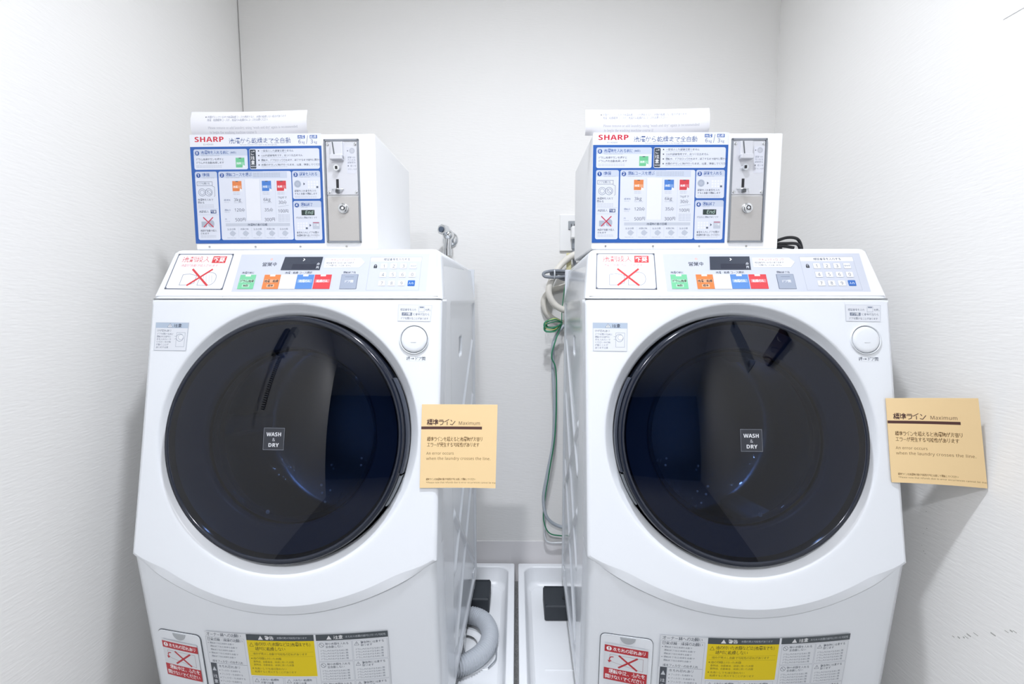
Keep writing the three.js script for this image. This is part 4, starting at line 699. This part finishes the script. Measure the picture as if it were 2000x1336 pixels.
// ---------------------------------------------------------------- yellow cards
const cardPrint = canvas(147, 155, 6, (c) => {
  fill(c, '#e4c796', 0, 0, 147, 155);
  const ink = '#4a2f28', soft = '#6d5230';
  write(c, '標準ライン', 11, 28, 11.2, ink, 0.12, 0.94); write(c, 'Maximum', 72, 31.5, 8.0, '#5b4030', 0.07, 1.02);
  fill(c, '#4b2b26', 0, 41.5, 118, 5.2);
  write(c, '標準ラインを超えると洗濯物が片寄り', 12, 61, 8.2, soft, 0.095, 0.735); write(c, 'エラーが発生する可能性があります', 12, 71.5, 8.2, soft, 0.095, 0.735);
  write(c, 'An error occurs', 11, 88, 6.6, soft, 0.07, 1.0); write(c, 'when the laundry crosses the line.', 11, 97.6, 6.6, soft, 0.07, 1.06);
  write(c, '標準ラインは洗濯物の量の可能性を対に注意して運転してください', 12, 137.2, 4.2, soft, 0.09, 0.72); write(c, '*Please note that refunds due to error occurrences cannot be made.', 12, 143.2, 3.7, soft, 0.07, 1.06);
});
const cardMaterial = new THREE.MeshPhysicalMaterial({ map: cardPrint, roughness: 0.55 });
function card(tl, tr, br, bl, curl, label) {                 // corners in the room; curl bows the sheet away from the viewer
  const front = [], back = [], n = 14;
  for (let j = 0; j <= n; j++) {
    const a = [], b = [];
    for (let i = 0; i <= n; i++) {
      const u = i / n, v = j / n, p = tl.clone().multiplyScalar((1 - u) * (1 - v)).addScaledVector(tr, u * (1 - v)).addScaledVector(br, u * v).addScaledVector(bl, (1 - u) * v);
      p.z -= curl * Math.sin(u * Math.PI) * (0.4 + 0.6 * v);
      a.push(p.toArray()); b.push([p.x, p.y, p.z - 0.0012]);
    }
    front.push(a); back.push(b);
  }
  const flip = (g) => { const ix = g.index.array; for (let i = 0; i < ix.length; i += 3) { const t = ix[i]; ix[i] = ix[i + 1]; ix[i + 1] = t; } g.computeVertexNormals(); return g; };
  const rim = [...front[0], ...front.slice(1).map((r) => r[n]), ...front[n].slice(0, n).reverse(), ...front.slice(0, n).reverse().map((r) => r[0])];
  const edge = grid([rim, rim.map(([x, y, z]) => [x, y, z - 0.0012])], () => [0.9, 0.98]);
  const m = mesh('notice_card', merge([flip(grid(front, (v, u) => [u, 1 - v])), grid(back, () => [0.9, 0.98]), edge]), cardMaterial);
  return tag(m, label, 'card', 'yellow notice cards');
}
card(inRoom(0, 0.2646, -0.1994, 0.0480), inRoom(0, 0.4114, -0.1991, 0.0490), inRoom(0, 0.4091, -0.3531, 0.0200), inRoom(0, 0.2646, -0.3545, 0.0185), 0.002, 'yellow notice card on the edge of the left machine, between the two machines');
card(inRoom(1, 0.2749, -0.1863, 0.0500), V(0.8155, EYE - 0.1712, -0.8000), V(0.8390, EYE - 0.3325, -0.7925), inRoom(1, 0.2751, -0.3414, 0.0215), 0.004, 'yellow notice card bent towards the right wall on the right machine edge');

// ---------------------------------------------------------------- drip trays, blocks, drain
function dripTray(x0, x1, label) {
  const o = thing('drip_tray', label, 'tray', 'white drip trays under the machines');
  const z0 = -1.535, z1 = -0.78, rim = 0.022, top = 0.076, cxm = (x0 + x1) / 2, czm = (z0 + z1) / 2;
  o.position.set(cxm, 0, czm);
  const W = x1 - x0, D = z1 - z0, loop = (inset, r, y) => {
    const a = W / 2 - inset, b = D / 2 - inset, pts = [];
    for (const [sx, sz, t0] of [[1, 1, 0], [-1, 1, 1], [-1, -1, 2], [1, -1, 3]]) for (let k = 0; k <= 8; k++) { const t = (t0 + k / 8) * Math.PI / 2; pts.push([sx * (a - r) + r * Math.cos(t), y, sz * (b - r) + r * Math.sin(t)]); }
    pts.push(pts[0]); return pts;
  };
  const rows = [loop(0.001, 0.006, 0.002), loop(0, 0.006, 0.004), loop(0, 0.006, top - 0.003), loop(0.0015, 0.006, top - 0.0006), loop(0.004, 0.006, top), loop(rim - 0.004, 0.03, top), loop(rim - 0.0012, 0.032, top - 0.001), loop(rim + 0.001, 0.034, top - 0.005), loop(rim + 0.006, 0.036, 0.030), loop(rim + 0.012, 0.036, 0.020), loop(rim + 0.022, 0.034, 0.0155)];
  mesh('tray_rim', grid(rows.map((r) => r)), trayPlastic, o);
  mesh('tray_floor', box(W - 2 * (rim + 0.02), 0.013, D - 2 * (rim + 0.02), 0, 0.0088, 0), trayPlastic, o);
  mesh('tray_ridge', rbox(W - 0.14, 0.003, 0.004, 0.001, 0, 0.0155, 0.02), trayPlastic, o);
  return o;
}
dripTray(-0.800, -0.006, 'white plastic drip tray under the left washing machine, holding the hose');
dripTray(0.006, 0.800, 'white plastic drip tray under the right washing machine');
function block(x, z, label) {
  const o = thing('rubber_block', label, 'block', 'black rubber blocks under the machine feet');
  o.position.set(x, 0.0155, z);
  mesh('body', rbox(0.13, 0.050, 0.100, 0.006, 0, 0.0250, 0), rubber, o);
  mesh('top_lip', merge([box(0.122, 0.003, 0.005, 0, 0.0500, -0.045), box(0.005, 0.003, 0.09, -0.059, 0.0500, 0), box(0.005, 0.003, 0.09, 0.059, 0.0500, 0)]), rubber, o);
  mesh('stud', cyl(0.008, 0.003, 20).translate(0.0, 0.0505, 0.012), std(lin(0.014, 0.016, 0.02), 0.5), o);
  return o;
}
block(0.152, -1.372, 'black rubber block under the rear corner of the right machine');
block(-0.150, -1.404, 'black rubber block under the rear corner of the left machine, behind the hose');
block(-0.170, -0.905, 'black rubber block under the front corner of the left machine');
block(0.185, -0.905, 'black rubber block under the front corner of the right machine');
{
  const pts = [[-0.215, 0.060, -1.318], [-0.175, 0.060, -1.316], [-0.135, 0.060, -1.302], [-0.098, 0.058, -1.272], [-0.076, 0.056, -1.222], [-0.083, 0.056, -1.165], [-0.115, 0.057, -1.122], [-0.158, 0.060, -1.098], [-0.215, 0.062, -1.088]];
  const curve = new THREE.CatmullRomCurve3(pts.map(([x, , z]) => V(x * 1.010, 0.0455, Math.max(z * 1.010, -1.306))), false, 'centripetal'), n = 600, f = curve.computeFrenetFrames(n), k = 18, rows = [];
  for (let i = 0; i <= n; i++) {
    const p = curve.getPointAt(i / n), r = 0.0232 + 0.0020 * Math.cos(i / n * 60 * Math.PI * 2), row = [];
    for (let j = 0; j <= k; j++) { const a = j / k * Math.PI * 2, v = p.clone().addScaledVector(f.normals[i], Math.cos(a) * r).addScaledVector(f.binormals[i], Math.sin(a) * r); row.push(v.toArray()); }
    rows.push(row);
  }
  const o = tag(mesh('drain_hose', grid(rows), hoseGrey), 'grey corrugated drain hose curving over the left drip tray', 'hose');
}
{
  const o = thing('drain_trap', 'round white drain trap inside the bend of the grey hose', 'drain');
  o.position.set(-0.150, 0.0155, -1.205);
  mesh('base_disc', new THREE.LatheGeometry([[0.0001, 0.004], [0.078, 0.004], [0.086, 0.003], [0.090, 0]].map(([r, y]) => new THREE.Vector2(r, y)), 64), trayPlastic, o);
  mesh('collar', new THREE.LatheGeometry([[0.040, 0.004], [0.062, 0.004], [0.063, 0.016], [0.058, 0.019], [0.044, 0.019], [0.040, 0.014]].map(([r, y]) => new THREE.Vector2(r, y)), 56), trayPlastic, o);
  mesh('spout', cyl(0.020, 0.05, 28).rotateZ(Math.PI / 2).translate(-0.018, 0.034, 0.010), trayPlastic, o);
  mesh('spout_nut', cyl(0.026, 0.018, 8).rotateZ(Math.PI / 2).translate(-0.030, 0.034, 0.010), std(lin(0.42, 0.42, 0.52), 0.5), o);
  mesh('wire_clip', tube([[0.075, 0.006, 0.070], [0.094, 0.012, 0.045], [0.092, 0.026, 0.018], [0.082, 0.034, 0.004]], 0.0016, 20, 8), cordGrey, o);
}

// ---------------------------------------------------------------- tap, outlet, hoses and cords
{
  const o = thing('water_tap', 'chrome elbow water tap on the back wall above the left machine', 'tap');
  o.position.set(-0.222, EYE + 0.205, BACK);
  mesh('wall_flange', lathe([[0.0001, 0.012], [0.015, 0.012], [0.024, 0.006], [0.026, 0.0005]], 36), chrome, o);
  mesh('valve_body', merge([tube([[0, 0, 0.005], [0, 0.004, 0.03], [0, 0.006, 0.05]], 0.013, 16, 18), new THREE.SphereGeometry(0.0185, 24, 16).translate(0, 0.008, 0.052), tube([[0, 0.004, 0.052], [-0.003, -0.025, 0.054], [-0.004, -0.050, 0.054]], 0.0125, 16, 18)]), chrome, o);
  const h = mesh('handle', cyl(0.0165, 0.022, 8).rotateX(Math.PI / 2).rotateY(-0.5).translate(-0.012, 0.022, 0.068), chrome, o);
  mesh('handle_cap', cyl(0.009, 0.003, 20).rotateX(Math.PI / 2).rotateY(-0.5).translate(-0.0185, 0.022, 0.0795), std(lin(0.10, 0.13, 0.18), 0.3), h);
  mesh('hose_nut', cyl(0.017, 0.022, 6).translate(-0.004, -0.048, 0.054), chrome, o);
  mesh('supply_hose', tube([[-0.004, -0.055, 0.054], [-0.006, -0.10, 0.052], [-0.02, -0.16, 0.04], [-0.05, -0.30, 0.032]], 0.010, 20, 12), cream, o);
}
{
  const o = thing('wall_outlet', 'white wall outlet plate on the back wall left of the right coin box', 'outlet');
  o.position.set(0.178, EYE + 0.226, BACK);
  mesh('plate', rbox(0.070, 0.120, 0.009, 0.003, 0, 0, 0.0045), std(lin(0.86, 0.86, 0.85), 0.35), o);
  mesh('socket', rbox(0.030, 0.028, 0.004, 0.0015, 0.008, 0.024, 0.0105), std(lin(0.30, 0.32, 0.34), 0.4), o);
  mesh('socket_slot', merge([box(0.0022, 0.009, 0.001, 0.003, 0.024, 0.0128), box(0.0022, 0.009, 0.001, 0.013, 0.024, 0.0128)]), blackCord, o);
  const p = thing('power_plug', 'white plug with grey neck pushed into the wall outlet', 'plug');
  p.position.set(0.1865, EYE + 0.225, BACK + 0.0135);
  mesh('plug_body', rbox(0.026, 0.040, 0.034, 0.006, 0.004, -0.002, 0.017), std(lin(0.84, 0.84, 0.83), 0.35), p);
  mesh('plug_neck', cyl(0.0070, 0.034, 16).translate(0.002, -0.036, 0.011), cordGrey, p);
  mesh('plug_cord', tube([[0.002, -0.05, 0.011], [0.004, -0.09, 0.008], [0.018, -0.13, 0.006], [0.05, -0.17, 0.005]], 0.0050, 24, 10), cordGrey, p);
  const t = tag(mesh('yellow_tag', rbox(0.016, 0.060, 0.0012, 0.0004, 0.172, EYE + 0.128, BACK + 0.030), std(lin(0.66, 0.62, 0.36), 0.6)), 'pale yellow tag hanging behind the cream hose', 'tag');
}
const Z = -1.512;                                           // depth at which most of the cords hang, beside the rear of the right machine
{
  const h = (u) => EYE + u * 1.025, hang = (pts, ...more) => tube(pts.map(([x, y, z]) => [x * 1.025, y, x > 0.13 ? Math.min(z, -1.495) : z]), ...more);
  tag(mesh('water_hose', hang([[0.262, h(0.15), Z], [0.225, h(0.158), Z], [0.185, h(0.148), Z], [0.145, h(0.118), Z], [0.114, h(0.072), Z + 0.016], [0.102, h(0.028), Z + 0.022], [0.122, h(-0.012), Z + 0.022], [0.165, h(-0.030), Z + 0.03], [0.215, h(-0.010), Z + 0.02]], 0.0105, 90, 14), cream), 'cream water hose arching up beside the right washing machine', 'hose', 'cream hoses');
  tag(mesh('water_hose', hang([[0.205, h(0.062), Z - 0.024], [0.150, h(0.046), Z - 0.024], [0.106, h(0.030), Z - 0.022], [0.088, h(0.000), Z - 0.022], [0.100, h(-0.040), Z - 0.022], [0.140, h(-0.068), Z - 0.022], [0.195, h(-0.075), Z - 0.022], [0.245, h(-0.05), Z - 0.022]], 0.0095, 80, 12), cream), 'thinner cream hose looping low behind the green wire', 'hose', 'cream hoses');
  const cord = thing('folded_cable', 'grey power cord folded into a flat loop beside the right machine', 'cable');
  mesh('folded_loop', hang([[0.235, h(0.083), Z + 0.034], [0.175, h(0.092), Z + 0.034], [0.110, h(0.094), Z + 0.036], [0.084, h(0.086), Z + 0.038], [0.086, h(0.078), Z + 0.040], [0.112, h(0.074), Z + 0.040], [0.175, h(0.078), Z + 0.038], [0.235, h(0.070), Z + 0.034]], 0.0052, 90, 10), cordGrey, cord);
  mesh('cord_strand', hang([[0.235, h(0.090), Z + 0.029], [0.160, h(0.085), Z + 0.029], [0.105, h(0.088), Z + 0.030], [0.150, h(0.068), Z + 0.030], [0.185, h(0.064), Z + 0.030]], 0.0046, 60, 10), cordGrey, cord);
  mesh('cord_tie', new THREE.TorusGeometry(0.013, 0.0022, 8, 24).rotateY(Math.PI / 2).translate(0.121, h(0.083), Z + 0.036), std(lin(0.7, 0.72, 0.75), 0.4), cord);
  const g = thing('ground_wire', 'green and yellow ground wire tied in a small bundle beside the right machine', 'wire');
  mesh('hanging_lead', hang([[0.156, h(0.066), Z + 0.028], [0.150, h(0.02), Z + 0.034], [0.145, h(-0.03), Z + 0.045], [0.144, h(-0.068), Z + 0.045]], 0.0016, 30, 8), cordGreen, g);
  for (let i = 0; i < 7; i++) {
    const a = 0.014 + 0.006 * rnd(), L = 0.050 + 0.012 * rnd(), dy = -0.076 + 0.014 * (rnd() - 0.5), dz = 0.020 * (rnd() - 0.5);
    mesh('wire_loop', hang([[0.146, h(-0.068), Z + 0.045], [0.146 - L * 0.5, h(dy + a), Z + 0.045 + dz], [0.146 - L, h(dy + a * 0.3), Z + 0.045 + dz], [0.146 - L * 0.98, h(dy - a * 0.6), Z + 0.048 + dz], [0.146 - L * 0.5, h(dy - a * 0.7), Z + 0.05 + dz], [0.146, h(-0.070), Z + 0.047]], 0.0019, 44, 8), i === 3 ? std(lin(0.62, 0.6, 0.2), 0.5) : cordGreen, g);
  }
  mesh('falling_lead', hang([[0.145, h(-0.070), Z + 0.046], [0.122, h(-0.125), Z + 0.05], [0.110, h(-0.175), Z + 0.055], [0.122, h(-0.205), Z + 0.05], [0.128, h(-0.30), Z + 0.04], [0.124, h(-0.44), Z + 0.03], [0.108, h(-0.56), Z + 0.02], [0.094, h(-0.665), Z + 0.01], [0.092, h(-0.735), Z + 0.01], [0.110, h(-0.775), Z + 0.01], [0.150, h(-0.790), Z], [0.24, h(-0.79), Z]], 0.0022, 140, 8), cordGreen, g);
  tag(mesh('hanging_cord', hang([[0.190, h(-0.055), Z + 0.03], [0.145, h(-0.085), Z + 0.035], [0.118, h(-0.130), Z + 0.035], [0.116, h(-0.20), Z + 0.03], [0.122, h(-0.32), Z + 0.03], [0.120, h(-0.46), Z + 0.02], [0.102, h(-0.57), Z + 0.015], [0.090, h(-0.66), Z + 0.01], [0.102, h(-0.72), Z + 0.01], [0.140, h(-0.755), Z], [0.240, h(-0.77), Z]], 0.0056, 130, 10), std(lin(0.42, 0.46, 0.50), 0.5)), 'grey cord hanging down along the rear of the right machine', 'cord');
  tag(mesh('bottom_cord', hang([[0.098, h(-0.70), Z - 0.01], [0.096, h(-0.79), Z - 0.01], [0.104, h(-0.815), Z - 0.01], [0.16, h(-0.820), Z - 0.01], [0.25, h(-0.815), Z - 0.01]], 0.0034, 50, 8), std(lin(0.74, 0.76, 0.78), 0.5)), 'pale cord looping low on the back wall above the right tray', 'cord');
}
{
  const o = thing('cable_bundle', 'black coiled power cable lying on the right machine beside its coin box', 'cable');
  const b = inRoom(1, 0.185, 0.1075, 0.30); o.position.copy(b); o.rotation.y = -0.1;
  mesh('adapter', rbox(0.07, 0.026, 0.05, 0.006, -0.030, 0.014, 0.0), blackCord, o);
  mesh('cable_loop', tube([[-0.05, 0.02, 0.01], [-0.01, 0.034, 0.015], [0.02, 0.043, 0.012], [0.045, 0.040, 0.005], [0.056, 0.026, 0.0], [0.060, 0.010, -0.005], [0.05, 0.005, 0.0], [0.02, 0.012, 0.01], [-0.03, 0.018, 0.012]], 0.0036, 80, 10), blackCord, o);
  mesh('cable_coil', tube([[-0.03, 0.026, 0.02], [0.01, 0.028, 0.022], [0.040, 0.026, 0.018], [0.048, 0.014, 0.012], [0.030, 0.006, 0.014], [-0.01, 0.010, 0.02], [-0.03, 0.018, 0.022], [0.0, 0.022, 0.024], [0.030, 0.018, 0.022]], 0.0036, 90, 10), blackCord, o);
  mesh('cable_tail', tube([[0.04, 0.006, 0.0], [0.07, 0.0062, 0.01], [0.10, 0.0052, 0.03], [0.125, 0.0042, 0.045]], 0.0040, 40, 10), blackCord, o);
}
renderer.render(scene, camera);
